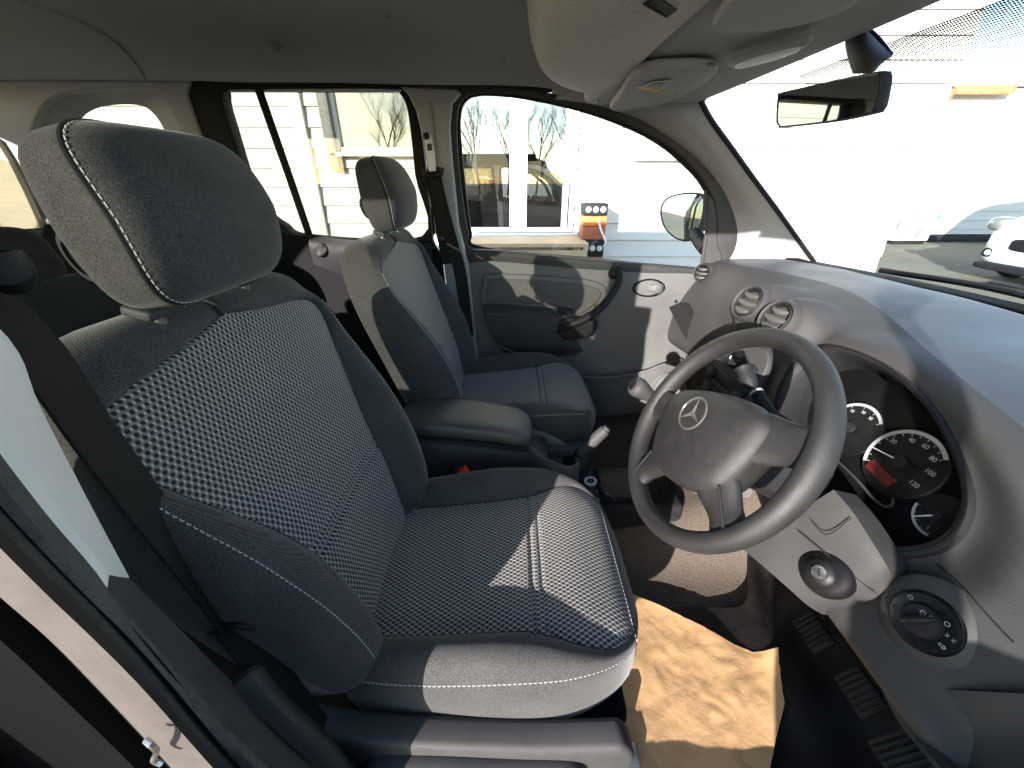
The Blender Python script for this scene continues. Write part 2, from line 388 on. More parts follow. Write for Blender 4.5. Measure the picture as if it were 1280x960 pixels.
def make_seat(label):
    t = thing('car_seat', label, 'car seat', (-.02, 0, .45), 'front seats')
    # backrest
    Tb = Vector((-.30, 0, .954)); Nb = Vector((.954, 0, .30)); Ob = Vector((-.222, 0, .735))
    bk = pad(Ob, Tb, Nb, .584,
        W=[(0, .215), (.1, .235), (.22, .25), (.33, .252), (.42, .250), (.49, .242), (.53, .225), (.57, .20), (.584, .17)],
        SEAM=[(0, .120), (.1, .124), (.2, .134), (.27, .150), (.34, .176), (.41, .206), (.47, .226), (.505, .214), (.522, .15), (.531, .06), (.534, .002), (.584, .002)],
        BUMP=[(0, .040), (.1, .047), (.2, .046), (.3, .038), (.38, .024), (.45, .010), (.54, .004), (.584, .0)],
        F0=[(0, -.01), (.1, .006), (.2, .012), (.3, .006), (.42, -.004), (.51, -.008), (.584, -.012)],
        TH=[(0, .10), (.15, .125), (.3, .12), (.45, .11), (.584, .095)], tins=(.0, .534), rend=(.03, .04), crease=((.205, .0035, .006), (.222, .0035, .004)))
    padobj('backrest', bk, t)
    # cushion
    Tc = Vector((.995, 0, .10)); Nc = Vector((-.10, 0, .995)); Oc = Vector((-.275, 0, .750))
    cu = pad(Oc, Tc, Nc, .500,
        W=[(0, .205), (.1, .222), (.22, .231), (.32, .230), (.38, .219), (.43, .196), (.47, .160), (.500, .105)],
        SEAM=[(0, .140), (.15, .143), (.28, .147), (.33, .155), (.38, .172), (.43, .176), (.47, .145), (.500, .095)],
        BUMP=[(0, .026), (.1, .038), (.23, .043), (.32, .032), (.40, .012), (.45, .002), (.500, .0)],
        F0=[(0, 0), (.15, -.004), (.3, .0), (.38, .0), (.43, -.012), (.47, -.030), (.500, -.055)],
        TH=[(0, .12), (.3, .145), (.42, .125), (.47, .10), (.500, .08)], tins=(.0, .466), rend=(.03, .045), crease=((.312, .0035, .006), (.330, .0035, .004)))
    padobj('seat_cushion', cu, t)
    # piping and stitches
    mb = MB()
    for res, hi in ((bk, .530), (cu, .445)):
        for k, sgn in ((3, 1), (4, -1)):
            ln = [p for (tt, p, kk) in res[k] if .04 < tt < hi]
            q = MB(); q.tube([p+res[7]*.0003 for p in ln], .0018, 6); q.build('piping', 'crease', t)
    # lateral seams over the insert
    rows, ts = bk[5], bk[6]; m = len(rows[0])
    # top edge of the backrest insert
    nI = 9
    lnR = [p for (tt, p, kk) in bk[4] if .30 < tt < .531]; lnL = [p for (tt, p, kk) in bk[3] if .30 < tt < .531]
    def stl(ln, N, lift=.0009, par=t, nm='stitching'):
        q = MB(); stitches(q, ln, N, lift=lift); q.build(nm, 'stitch', par)
    stl([p+Tb*.008+Vector((0, .003, 0)) for p in lnR], Nb); stl([p+Tb*.008-Vector((0, .003, 0)) for p in lnL], Nb)
    # outer edge line of both bolsters
    for res, lo, hi, j, N in ((bk, .05, .50, nI+15, Nb), (cu, .04, .45, nI+20, Nc)):
        for jj in (j, m-j):
            ln = [r[jj] for r, tt in zip(res[5], res[6]) if lo < tt < hi]
            out = Vector((0, 1 if jj == j else -1, 0))
            stl(ln, out, lift=.0012)
    # across the cushion front
    rows, ts = cu[5], cu[6]; ri = min(range(len(ts)), key=lambda i: abs(ts[i]-.468))
    fr = rows[ri]; ln = fr[-(nI+18):]+fr[:nI+19]
    stl([p+Vector((.002, 0, .0)) for p in ln], Vector((.7, 0, .5)))
    # headrest
    Th = Vector((-.17, 0, .985)); Nh = Vector((.985, 0, .17)); H0 = Vector((-.394, 0, 1.374))
    def hpt(a, b, lift=0):
        # a: longitude in (y,N) plane, b: latitude
        ca, sa, cb, sb = math.cos(a), math.sin(a), math.cos(b), math.sin(b)
        x, y, z = sa*cb, ca*cb, sb
        p = (abs(x)**3.6+abs(y)**6.0)**(1/4.8)
        q = (max(p, 1e-6)**4.8+abs(z)**4.8)**(-1/4.8)
        x, y, z = x*q, y*q, z*q
        wid = .124*(1-.09*max(z, 0)**2-.10*max(-z, 0)**1.5); dep = .056*(1-.25*max(z, 0)-.15*max(-z, 0)); 
        fwd = x*dep+(.006 if x > 0 else 0)*(1-y*y)
        return H0+Vector((0, 1, 0))*(y*wid)+Nh*(fwd-.010*z*z)+Th*(z*.090)
    mb = MB(); na, nb = 72, 40
    mb.grid([[hpt(2*math.pi*i/na, -math.pi/2+math.pi*(j+.02)/(nb+.04)) for i in range(na)] for j in range(nb+1)], closed=True, capa=True, capb=True)
    hr = mb.build('headrest', 'fab', t, angle=80)
    for s in (-1, 1):
        pp = MB()
        a0 = math.radians(24) if s > 0 else math.pi-math.radians(24)
        ln = [hpt(a0, b/30*1.62) for b in range(-26, 27)]
        pp.tube([p+Vector((0, s*.0004, 0)) for p in ln], .0020, 6)
        a1 = a0+s*math.radians(4); ln = [hpt(a1, b/30*1.62) for b in range(-26, 27)]
        stl(ln, Vector((.6, s*.6, 0)), .0012, hr, 'headrest_stitching'); pp.build('headrest_piping', 'crease', hr)
    for s in (-1, 1):
        mb = MB(); c = H0+Vector((-.036, s*.1085, -.030)); mb.lathe([(.030, -.006), (.030, .002), (.027, .006), (.021, .006), (.019, .003), (.0, .003)], c, (0, s, 0), 28, ref=(-.30, 0, .95), sx=.88, sy=.42)
        mb.build('side_cap', 'dkplastic', hr)
    for s in (-1, 1):
        mb = MB(); b0 = H0+Vector((-.004, s*.080, -.06)); mb.tube([b0, Vector((-.409, s*.080, 1.26))], .0062, 12); mb.build('headrest_post', 'metal', t)
        mb = MB(); mb.box((-.408, s*.080, 1.284), (.016, .026, .006), Matrix.Rotation(math.radians(17), 3, 'Y'), .004, 3)
        mb.build('post_guide', 'midplastic', t)
    # under-seat: rails and plastic side valance with lever
    for s in (-1, 1):
        mb = MB(); mb.box((-.04, s*.20, .475), (.27, .018, .018), None, .004); mb.box((-.04, s*.20, .505), (.24, .012, .014), None, .004)
        mb.box((-.22, s*.20, .56), (.02, .012, .06), None, .004); mb.box((.12, s*.20, .56), (.02, .012, .06), None, .004)
        mb.build('seat_rail', 'metal' if s < 0 else 'black', t)
    mb = MB(); mb.box((-.04, 0, .605), (.235, .205, .032), None, .02, 3); mb.build('seat_pan', 'matteblack', t)
    Y = -.248
    out = [(-.36, .82), (-.325, .81), (-.27, .755), (-.20, .725), (-.05, .708), (.05, .702), (.13, .706), (.160, .705), (.178, .67), (.165, .61), (.11, .585), (-.02, .575), (-.25, .575), (-.34, .60), (-.36, .68)]
    mb = panel('x', [[Vector((a, 0, b)) for a, b in out]], Y, .040, 'midplastic', bevel=.009, smoothn=4, build=False)
    weld(mb).build('side_valance', 'midplastic', t)
    lev = [(-.20, .685), (-.12, .690), (0, .678), (.085, .672), (.102, .655), (.098, .630), (.07, .622), (-.05, .638), (-.15, .642), (-.20, .652)]
    mb = panel('x', [[Vector((a, 0, b)) for a, b in lev]], Y-.028, .030, 'midplastic', bevel=.009, smoothn=4, build=False)
    weld(mb).build('height_lever', 'midplastic', t)
    mb = MB(); mb.lathe([(.0, .012), (.030, .012), (.036, .006), (.036, -.01)], (-.27, Y-.022, .70), (0, -1, 0), 24); mb.box((-.285, Y-.034, .745), (.012, .010, .045), Matrix.Rotation(math.radians(-22), 3, 'Y'), .005)
    mb.build('recline_lever', 'dkplastic', t)
    return t
def copy_tree(o, parent=None):
    c = o.copy(); COL.objects.link(c)
    if parent is not None:
        mi = o.matrix_parent_inverse.copy(); c.parent = parent; c.matrix_parent_inverse = mi
    for ch in list(o.children): copy_tree(ch, c)
    return c
seat = make_seat('near front seat with dotted grey cloth cushion, beside the brown paper mat')
seat2 = copy_tree(seat)
seat.location = (-.02, -.35, .45); seat2.location = (.035, .335, .458)
seat2['label'] = 'far front seat beside the closed door, its belt hanging from the pillar behind it'
# ------------------------------------------------------------------ the van's shell
van = thing('van', 'black panel van seen from inside, grey roof lining and pillars round its side windows', 'van', (0, 0, .40))
# roof lining: curved cloth from side to side, with the camera's own roof half too
ysec = [(-.735, 1.700), (-.71, 1.735), (-.62, 1.775), (-.40, 1.800), (-.15, 1.812), (.15, 1.812), (.40, 1.798), (.60, 1.775), (.69, 1.738), (.722, 1.698)]
rows = []
for x, dz in ((-2.05, -.10), (-1.7, -.02), (-1.3, 0), (-.8, .0), (-.3, .0), (.05, -.004), (.2, -.022), (.35, -.045), (.50, -.085), (.60, -.12)):
    k = 1 if x < .3 else (1-.08*(x-.3)/.3)
    rows.append([Vector((x, y*k, z+dz)) for y, z in ysec])
roof = sheet('roof_lining', rows, (0, 0, .03), 'lining', van)
# outer roof skin
sheet('roof_skin', [[p+Vector((0, 0, .06)) for p in r] for r in rows], (0, 0, .012), 'paint', van)
from mathutils.bvhtree import BVHTree
RB_ = BVHTree.FromPolygons([v.co.copy() for v in roof.data.vertices], [tuple(p.vertices) for p in roof.data.polygons])
def onRoof(u, v):
    h = RB_.ray_cast(CAM, (P(u, v, y=.5)-CAM).normalized()); return h[0] if h[0] is not None else P(u, v, z=1.75)
# ridge in the lining over the rear side window: a pressed arch
mb = MB(); ar = cr([onRoof(-60, -20), onRoof(30, 4), onRoof(80, 18), onRoof(130, 43), onRoof(165, 75), onRoof(180, 98)], 8)
mb.tube(ar, .006, 8); mb.build('lining_seam', 'lining', roof)
# plugs and clips in the lining
for (u, v, y, r) in ((343, 54, .655, .016), (484, 18, .60, .008), (628, 73, .685, .012)):
    c = onRoof(u, v); mb = MB()
    if r > .015:
        mb.tube([c+Vector((0, 0, .02)), c+Vector((0, -.012, .0)), c+Vector((.004, -.018, -.016)), c+Vector((.012, -.014, -.020))], [.010, .012, .011, .006], 12)
        mb.lathe([(.0, .012), (.015, .010), (.018, 0), (.018, -.02)], c+Vector((0, .006, .004)), (0, -.7, -.7), 24); mb.build('coat_hook', 'trim', van)
    else:
        mb.lathe([(0, .004), (r*.8, .004), (r, 0), (r, -.03)], c, (0, -.8, -.6), 20); mb.build('lining_plug', 'trim', roof)
Y0 = .715
def px(pts, y=Y0): return PX(pts, y=y)
def board(name, loops, material, parent, y=Y0, th=.02, smooth=5, bevel=.004):
    return panel(name, [px(l, y) if not isinstance(l[0], Vector) else l for l in loops], y, th, material, parent, bevel=bevel, smoothn=smooth)
def sm(pts, n=5): return cr([(p[0], p[1]) for p in pts], n, closed=True)
# --- far side: rear side trim with the quarter window
rear_win = [(88, 300), (88, 180), (95, 150), (112, 132), (140, 126), (178, 127), (197, 138), (210, 158), (222, 190), (262, 290)]
qw = [(92, 300), (93, 180), (100, 152), (117, 137), (145, 131), (176, 132), (192, 142), (204, 160), (216, 190), (256, 290)]
rs = [(-330, 97), (-100, 100), (100, 101), (242, 103), (238, 120), (252, 160), (278, 225), (300, 268), (40, 284), (-330, 284)]
board('lower_side_trim', [px([(-330, 282), (40, 282), (302, 266), (350, 330), (360, 560), (-330, 560)])], 'deeptrim', van, th=.04, smooth=0, bevel=.006)
board('rear_side_trim', [px(rs), px(sm([(42, 270), (42, 190), (50, 150), (70, 124), (110, 114), (182, 113), (205, 124), (222, 150), (236, 190), (258, 258)]))], 'trim', van, th=.03, smooth=0, bevel=.008)
# deep reveal round the quarter window
o1 = sm([(40, 300), (42, 190), (50, 150), (70, 124), (110, 114), (182, 113), (205, 124), (222, 150), (238, 190), (280, 290)], 6)
qq = sm(qw, 6)
A = PX(o1, y=Y0+.01); B = PX(qq, y=Y0+.10)
mb = MB(); mb.grid([A, [a.lerp(b, .35)+Vector((0, 0, .0)) for a, b in zip(A, B)], B], closed=True); mb.build('window_reveal', 'trim', van)
qg = board('quarter_window', [PX(sm([(60, 330), (60, 160), (90, 118), (150, 112), (200, 118), (230, 160), (290, 320)]), y=Y0+.11)], 'glasstint', van, y=Y0+.11, th=.004, smooth=0, bevel=0)
# --- far sliding door: black window surround, tinted panes, divider, lower door trim
fo = [(233, 104), (300, 103), (500, 106), (512, 118), (522, 145), (530, 190), (541, 300), (546, 330), (345, 330), (300, 262), (262, 190), (240, 140)]
fi = [(278, 117), (300, 112), (485, 111), (499, 117), (507, 130), (512, 155), (519, 220), (527, 296), (384, 294), (352, 280), (322, 257), (312, 235), (290, 165)]
slide = thing('sliding_door', 'rear sliding door with black window surround, tinted panes and slanting divider bar', 'door', (-.7, .72, .45))
board('window_surround', [px(sm(fo)), px(sm(fi))], 'rubber', slide, y=Y0+.012, th=.035, smooth=0, bevel=.006)
board('window_surround_inner', [px(sm([(255, 110), (300, 106), (492, 107), (505, 114), (513, 130), (518, 155), (526, 220), (534, 303), (378, 301), (345, 285), (312, 258), (300, 230), (272, 150)])), px(sm(fi))], 'black', slide, y=Y0+.035, th=.03, smooth=0, bevel=.004)
gl = board('tinted_pane', [PX(sm([(262, 108), (500, 104), (516, 125), (540, 310), (360, 310), (300, 250)]), y=Y0+.05)], 'glasstint', slide, y=Y0+.05, th=.004, smooth=0, bevel=0)
mb = MB(); mb.tube(cr([P(322, 108, y=Y0+.035), P(342, 165, y=Y0+.035), P(362, 222, y=Y0+.035), P(388, 298, y=Y0+.035)], 6), .0145, 10, flat=(.45, 1), up=(0, 1, 0)); mb.build('divider_bar', 'rubber', slide)
# sliding door trim under the glass
lower = [(352, 290), (386, 296), (540, 300), (552, 320), (590, 620), (330, 620), (330, 420), (335, 330)]
board('door_trim', [px(lower, .70)], 'deeptrim', slide, y=.70, th=.04, smooth=0, bevel=.006)  # shadow of the front seats put into this dark colour
mb = MB(); mb.grid(patch([[P(388, 292, y=.685), P(440, 300, y=.66), P(540, 304, y=.66)], [P(386, 305, y=.655), P(440, 318, y=.645), P(540, 322, y=.65)], [P(392, 330, y=.66), P(440, 345, y=.67), P(540, 350, y=.68)]], 5, 5)); mb.build('door_ledge', 'dkplastic', slide)
mb = MB(); c = P(402, 312, y=.648); mb.lathe([(0, .004), (.018, .004), (.022, 0), (.022, -.01)], c, (0, -1, .5), 24, sx=1.3); mb.build('door_lock_button', 'black', slide)
# --- far middle pillar with belt adjuster
bp = [(503, 110), (540, 112), (572, 113), (576, 118), (566, 130), (563, 160), (566, 200), (574, 280), (586, 330), (610, 560), (585, 560), (556, 330), (545, 290), (534, 200), (524, 145), (512, 120)]
board('middle_pillar', [px(bp, .70)], 'trim', van, y=.70, th=.05, smooth=0, bevel=.010)
mb = MB(); mb.tube([P(533, 128, y=.672), P(536, 160, y=.668), P(540, 215, y=.668)], [.016, .017, .016], 14, flat=(.5, 1), up=(0, 1, 0)); mb.build('adjuster_rail', 'trim', van)
mb = MB(); c = P(538, 190, y=.66)
mb.tube([P(534, 168, y=.662), P(538, 190, y=.655), P(541, 214, y=.655)], [.012, .015, .013], 14, flat=(.5, 1), up=(0, 1, 0)); adj = mb.build('belt_adjuster', 'trimpale', van)
mb = MB(); mb.box(P(537, 184, y=.648), (.008, .003, .010), None, .001); mb.build('adjuster_button', 'midplastic', adj)
mb = MB(); mb.lathe([(0, .003), (.008, .003), (.011, 0)], P(533, 170, y=.652), (0, -1, 0), 20); mb.build('bolt_cap', 'dkplastic', adj)
# far seat belt
belt2 = thing('seat_belt', 'dark seat belt hanging from the far middle pillar behind the farther seat', 'seat belt', (-.28, .63, .9), 'seat belts')
def strap(mb, path, width, wdir, th=.0013):
    path = [Vector(p) for p in path]; rows = []
    for i, p in enumerate(path):
        t = (path[min(i+1, len(path)-1)]-path[max(i-1, 0)]).normalized()
        wd = Vector(wdir[i] if isinstance(wdir, list) else wdir); wd = (wd-t*wd.dot(t)).normalized(); n = t.cross(wd)
        h = width/2
        rows.append([p+wd*a*h+n*b*th for a, b in ((-1, -.3), (-.97, -1), (-.5, -1.0), (.5, -1.0), (.97, -1), (1, -.3), (1, .3), (.97, 1), (.5, 1.0), (-.5, 1.0), (-.97, 1), (-1, .3))])
    mb.grid(rows, closed=True, capa=True, capb=True); return mb
mb = MB(); strap(mb, cr([P(541, 210, y=.655), P(550, 250, y=.64), P(565, 305, y=.61), P(576, 345, y=.60), P(585, 420, y=.60)], 6), .046, (1, 0, .2)); mb.build('webbing', 'belt', belt2)
mb = MB(); strap(mb, cr([P(538, 214, y=.662), P(548, 260, y=.668), P(560, 330, y=.668)], 6), .046, (1, .2, .2)); mb.build('webbing', 'belt', belt2)
mb = MB(); mb.tube([P(529, 212, y=.65), P(531, 218, y=.645), P(541, 221, y=.64), P(552, 217, y=.645), P(553, 210, y=.65)], .0062, 10); mb.build('belt_guide', 'black', belt2)
# --- far front pillar and header
outer = [(740, 133), (790, 148), (830, 170), (868, 198), (896, 230), (911, 262), (916, 292), (908, 318), (893, 336)]
inner = [(868, 116), (886, 150), (912, 186), (938, 222), (965, 258), (988, 290), (1008, 318), (1014, 326), (1018, 334)]
yo = [.71]*9; yi = [.60, .605, .61, .615, .62, .63, .645, .65, .65]
ro = [P(*a, y=.715) for a in outer]; ri = [P(*a, y=b) for a, b in zip(inner, yi)]
md = [a.lerp(b, .5)+Vector((-.018, -.022, .012)) for a, b in zip(ro, ri)]
sheet('front_pillar', [ro, md, ri], (.02, .03, .01), 'trim', van, nu=6, nv=6)
mb = MB(); mb.tube(cr([p+Vector((.006, .0, .002)) for p in ri], 6), .008, 8); mb.build('pillar_edge_seal', 'black', van)
# upper corner between pillar and roof (grey header end)
hc = [[P(690, 125, y=.715), P(740, 133, y=.715), P(795, 150, y=.715), P(830, 170, y=.715)],
      [P(715, 118, y=.66), P(760, 120, y=.66), P(815, 130, y=.66), P(850, 152, y=.665)],
      [P(740, 100, y=.62), P(800, 98, y=.61), P(850, 104, y=.605), P(868, 117, y=.60)]]
sheet('header_corner', hc, (0, .02, .03), 'lining', van, nu=5, nv=5)
hd = []
for k in range(9):
    y = .62-1.24*k/8; xx = .585+.045*(1-(y/.62)**2); zz = 1.640+.012*(1-(y/.62)**2)
    hd.append([Vector((xx, y, zz-.004)), Vector((xx-.03, y, zz-.010)), Vector((xx-.12, y, zz-.006)), Vector((xx-.24, y, zz-.004)), Vector((xx-.35, y, zz-.006)), Vector((xx-.36, y, zz+.05))])
sheet('windscreen_header', hd, (0, 0, .02), 'lining', van, nu=4, nv=3)
# --- windscreen glass
def ws(y, t):
    k = 1-(y/.68)**2; a = Vector((.59+.055*k, y*.92, 1.648+.012*k)); b = Vector((1.15+.10*k, y, 1.13)); return a.lerp(b, t)+Vector((.03, 0, .03))*math.sin(math.pi*t)
rows = [[ws(-.68+1.36*j/16, t/10) for j in range(17)] for t in range(11)]
screen = sheet('windscreen', rows, (.003, 0, .004), 'screen', van, dense=False)
# printed dot band at the top of the screen
m, nt, b = newmat('dot_print'); nt.nodes.remove(b); out = nt.nodes['Material Output']
tc = nd(nt, 'ShaderNodeTexCoord'); s_ = nd(nt, 'ShaderNodeSeparateXYZ'); nt.links.new(tc.outputs['UV'], s_.inputs[0])
fx = math_(nt, 'SUBTRACT', math_(nt, 'FRACT', math_(nt, 'MULTIPLY', s_.outputs['X'], 130)), .5); fy = math_(nt, 'SUBTRACT', math_(nt, 'FRACT', math_(nt, 'MULTIPLY', s_.outputs['Y'], 28)), .5)
d = math_(nt, 'SQRT', math_(nt, 'ADD', math_(nt, 'MULTIPLY', fx, fx), math_(nt, 'MULTIPLY', fy, fy)))
rad = math_(nt, 'SUBTRACT', .50, math_(nt, 'MULTIPLY', s_.outputs['Y'], .26))
isd = math_(nt, 'LESS_THAN', d, rad)
tr = nd(nt, 'ShaderNodeBsdfTransparent'); di = nd(nt, 'ShaderNodeBsdfDiffuse'); di.inputs[0].default_value = (.03, .03, .03, 1); mx = nd(nt, 'ShaderNodeMixShader')
nt.links.new(isd, mx.inputs[0]); nt.links.new(tr.outputs[0], mx.inputs[1]); nt.links.new(di.outputs[0], mx.inputs[2]); nt.links.new(mx.outputs[0], out.inputs[0]); M['dotprint'] = m
vs = []; uv = []; nn = 24; rws = []
for i in range(5):
    r = []
    for j in range(nn+1):
        y = -.34+.62*j/nn; r.append(ws(y, .045+.125*i/4)+Vector((-.006, 0, -.008))); uv.append((j/nn, i/4))
    rws.append(r)
mb = MB(); mb.grid(rws); link('dot_print', tomesh(mb.v, mb.f, uvs=uv), 'dotprint', screen)
# near-side copies of the same shell parts (they shade the cabin)
def mirror_y(o, name=None):
    me = o.data.copy(); me.transform(Matrix.Scale(-1, 4, (0, 1, 0))); me.flip_normals()
    c = bpy.data.objects.new(name or o.name.split('.')[0], me); COL.objects.link(c); c.parent = o.parent; c.matrix_parent_inverse = o.matrix_parent_inverse.copy(); return c
for nm in ('front_pillar', 'header_corner', 'rear_side_trim'):
    mirror_y(bpy.data.objects[nm])
sl2 = thing('sliding_door', 'near sliding door behind the belt, only its black rear edge at the lower left', 'door', (-.7, -.75, .45))
def nearboard(name, lp, th, material, y, bevel=.003):
    return panel(name, [[Vector((a, 0, b)) for a, b in l] for l in lp], y, th, material, sl2, bevel=bevel)
nearboard('window_surround', [[(-1.2, 1.72), (-.36, 1.72), (-.375, 1.15), (-.36, .50), (-1.2, .50)], [(-1.12, 1.68), (-.43, 1.68), (-.41, 1.16), (-1.0, 1.16)]], .03, 'paint', -.775)
nearboard('tinted_pane', [[(-1.15, 1.70), (-.40, 1.70), (-.39, 1.14), (-1.02, 1.14)]], .004, 'glasstint', -.765, 0)
# near roof rail and sill
mb = MB()
mb.grid([[Vector((x, y, z)) for y, z in ((-.70, 1.69), (-.76, 1.69), (-.79, 1.74), (-.77, 1.82), (-.72, 1.84), (-.68, 1.76))] for x in (-2.0, -1, 0, .45)], closed=True, capa=True, capb=True)
mb.build('roof_rail', 'paint', van)
mb = MB()
mb.grid([[Vector((x, y, z)) for y, z in ((.735, 1.71), (.80, 1.69), (.81, 1.75), (.79, 1.83), (.74, 1.85), (.73, 1.77))] for x in (-2.0, -1, 0, .40)], closed=True, capa=True, capb=True)
mb.build('roof_rail', 'paint', van)
for s in (-1, 1):
    mb = MB(); mb.box((-.2, s*.735, .46), (1.6, .05, .07), None, .02, 3); mb.build('sill', 'sillpaint', van)
# tail end: trim, rear glass
mb = MB(); mb.box((-2.02, 0, .80), (.03, .74, .35), None, .02); mb.build('tail_panel', 'midplastic', van)
for s in (-1, 1):
    mb = MB(); mb.box((-2.0, s*.66, 1.4), (.05, .10, .28), None, .03); mb.build('tail_pillar', 'trim', van)
mb = MB(); mb.tube(cr([P(-10, 265, x=-1.98), P(-6, 240, x=-1.98), P(0, 200, x=-1.98)], 3), .01); 
panel('tail_window', [[Vector((0, -.58, 1.15)), Vector((0, .58, 1.15)), Vector((0, .55, 1.62)), Vector((0, -.55, 1.62))]], -2.01, .004, 'glasstint', van, bevel=0, axis='x')
# sunlit patch beside the tail pillar, the sun put into its beige colour
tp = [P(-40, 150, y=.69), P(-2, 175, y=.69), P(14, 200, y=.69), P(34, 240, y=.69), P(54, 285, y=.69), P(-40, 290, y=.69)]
panel('tail_trim_sun_patch', [tp], .69, .02, mat('sunlit_trim_tint', (.52, .45, .34), .7, var=.12, vscale=6, stretch=(1, 1, 5)), van, bevel=.003)
# floor: pressed carpet sheet
rows = []
for x in (-2.0, -1.2, -.5, -.1, .2, .42, .55, .66, .76, .86, .98):
    zf = .45 if x < .5 else .45+max(0, x-.52)*.22 if x < .7 else .49+(x-.70)*1.35
    tun = .075 if x < .35 else .075+(x-.35)*.35
    r = []
    for y in (-.70, -.66, -.5, -.3, -.16, -.10, -.05, 0, .05, .10, .16, .3, .5, .66, .70):
        b = math.exp(-(y/.13)**4)*tun
        e = .05 if abs(y) > .68 else 0
        r.append(Vector((x, y, zf+b+e+.004*mnoise(Vector((x*8, y*8, 0))))))
    rows.append(r)
fl = sheet('floor_carpet', rows, (0, 0, -.03), 'carpet', van, nu=3, nv=4)
# bulkhead closing the nose, cowl outside
mb = MB(); mb.box((1.06, 0, .80), (.03, .72, .36), None, .01); mb.build('bulkhead', 'matteblack', van)
cow = []
for t, dz in ((0, 0), (.03, .012), (.07, .004), (.12, -.006), (.20, -.02), (.34, -.05)):
    cow.append([ws(-.70+1.4*j/12, 1.0)+Vector((t+.004, 0, dz-.002)) for j in range(13)])
sheet('scuttle_panel', cow, (0, 0, -.03), 'black', van, nu=3, nv=3)
wip = thing('wiper', 'black wiper arm lying along the foot of the windscreen outside', 'wiper', (1.3, 0, 1.14))
pth = [ws(y, 1.0)+Vector((.055+.02*math.sin(y*4), 0, .020+.006*math.sin(y*9))) for y in [(-.5+1.0*i/14) for i in range(15)]]
mb = MB(); mb.tube(pth, .009, 8); mb.build('wiper_blade', 'black', wip)
mb = MB(); mb.tube([p+Vector((.02, 0, .012)) for p in pth[3:11]]+[pth[11]+Vector((.06, 0, -.01))], .006, 8); mb.build('wiper_arm', 'midplastic', wip)
mb = MB(); mb.tube(cr([ws(-.70+1.4*j/10, 1.0)+Vector((-.008, 0, .003)) for j in range(11)], 3), .0045, 8); mb.build('screen_seal', 'rubber', van)
# dark nose under the windscreen line, outside body sides
bd = MB(); bd.box((1.42, 0, .66), (.30, .78, .26), None, .10, 4); bd.build('bonnet', 'paint', van)
# ------------------------------------------------------------------ dashboard
DP = [
 (.715, [(1.13, 1.148), (1.0, 1.152), (.86, 1.147), (.785, 1.128), (.745, 1.08), (.692, 1.0), (.665, .90), (.68, .80), (.85, .74)]),
 (.50, [(1.175, 1.140), (1.02, 1.165), (.88, 1.162), (.80, 1.145), (.745, 1.08), (.705, 1.0), (.68, .90), (.70, .81), (.85, .75)]),
 (.30, [(1.20, 1.135), (1.04, 1.17), (.91, 1.172), (.81, 1.158), (.725, 1.10), (.70, 1.0), (.68, .90), (.70, .81), (.85, .75)]),
 (.18, [(1.215, 1.13), (1.05, 1.17), (.92, 1.176), (.805, 1.166), (.68, 1.125), (.64, 1.02), (.61, .90), (.60, .78), (.80, .70)]),
 (.05, [(1.225, 1.128), (1.06, 1.17), (.91, 1.176), (.785, 1.165), (.665, 1.125), (.61, 1.02), (.59, .90), (.58, .78), (.80, .70)]),
 (-.08, [(1.228, 1.125), (1.05, 1.165), (.88, 1.17), (.755, 1.152), (.67, 1.11), (.615, 1.01), (.585, .90), (.57, .80), (.75, .72)]),
 (-.20, [(1.225, 1.12), (1.02, 1.155), (.84, 1.162), (.705, 1.143), (.65, 1.10), (.60, 1.01), (.565, .91), (.54, .81), (.65, .72)]),
 (-.33, [(1.215, 1.12), (.99, 1.15), (.80, 1.155), (.66, 1.13), (.625, 1.09), (.582, 1.0), (.545, .90), (.505, .81), (.62, .72)]),
 (-.44, [(1.20, 1.12), (.97, 1.145), (.78, 1.148), (.635, 1.108), (.60, 1.06), (.56, .97), (.53, .88), (.498, .81), (.60, .72)]),
 (-.54, [(1.18, 1.12), (.96, 1.14), (.77, 1.135), (.63, 1.085), (.585, 1.03), (.548, .96), (.52, .88), (.492, .815), (.60, .72)]),
 (-.64, [(1.155, 1.12), (.95, 1.13), (.78, 1.12), (.64, 1.065), (.58, 1.01), (.545, .95), (.518, .87), (.488, .82), (.60, .72)]),
 (-.715, [(1.13, 1.12), (.95, 1.12), (.8, 1.10), (.66, 1.05), (.60, 1.0), (.56, .94), (.53, .86), (.50, .82), (.60, .72)])]
CLP = (Vector((.60, -.33, 1.02)), Vector((-.90, 0, .43)).normalized())
clE1 = Vector((0, -1, 0)); clE2 = Vector((.43, 0, .90)).normalized()      # to the driver's right, and up the face
def cl2(p): d = p-CLP[0]; return (d.dot(clE1), d.dot(clE2))
def cl3(a, b, lift=0): return CLP[0]+clE1*a+clE2*b+CLP[1]*lift
bez_px = [(1040, 436), (1085, 447), (1130, 474), (1170, 516), (1198, 568), (1212, 615), (1208, 650), (1184, 680), (1142, 692), (1100, 688), (1062, 668), (1020, 630), (985, 585), (974, 535), (978, 490), (1000, 452)]
bez = [cl2(P(a, b, pl=CLP)) for a, b in bez_px]
bezL = cr(bez, 6, closed=True)
def inpoly(p, poly):
    c = False; n = len(poly)
    for i in range(n):
        a, b = poly[i], poly[i-1]
        if (a[1] > p[1]) != (b[1] > p[1]) and p[0] < (b[0]-a[0])*(p[1]-a[1])/(b[1]-a[1])+a[0]: c = not c
    return c
cx_ = sum(a for a, b in bezL)/len(bezL); cy_ = sum(b for a, b in bezL)/len(bezL)
def scaled(k, dx=0, dy=0): return [(cx_+(a-cx_)*k+dx, cy_+(b-cy_)*k+dy) for a, b in bezL]
dash = thing('dashboard', 'charcoal plastic dashboard sweeping across under the windscreen, round vents at its middle', 'dashboard', (.9, 0, .75))
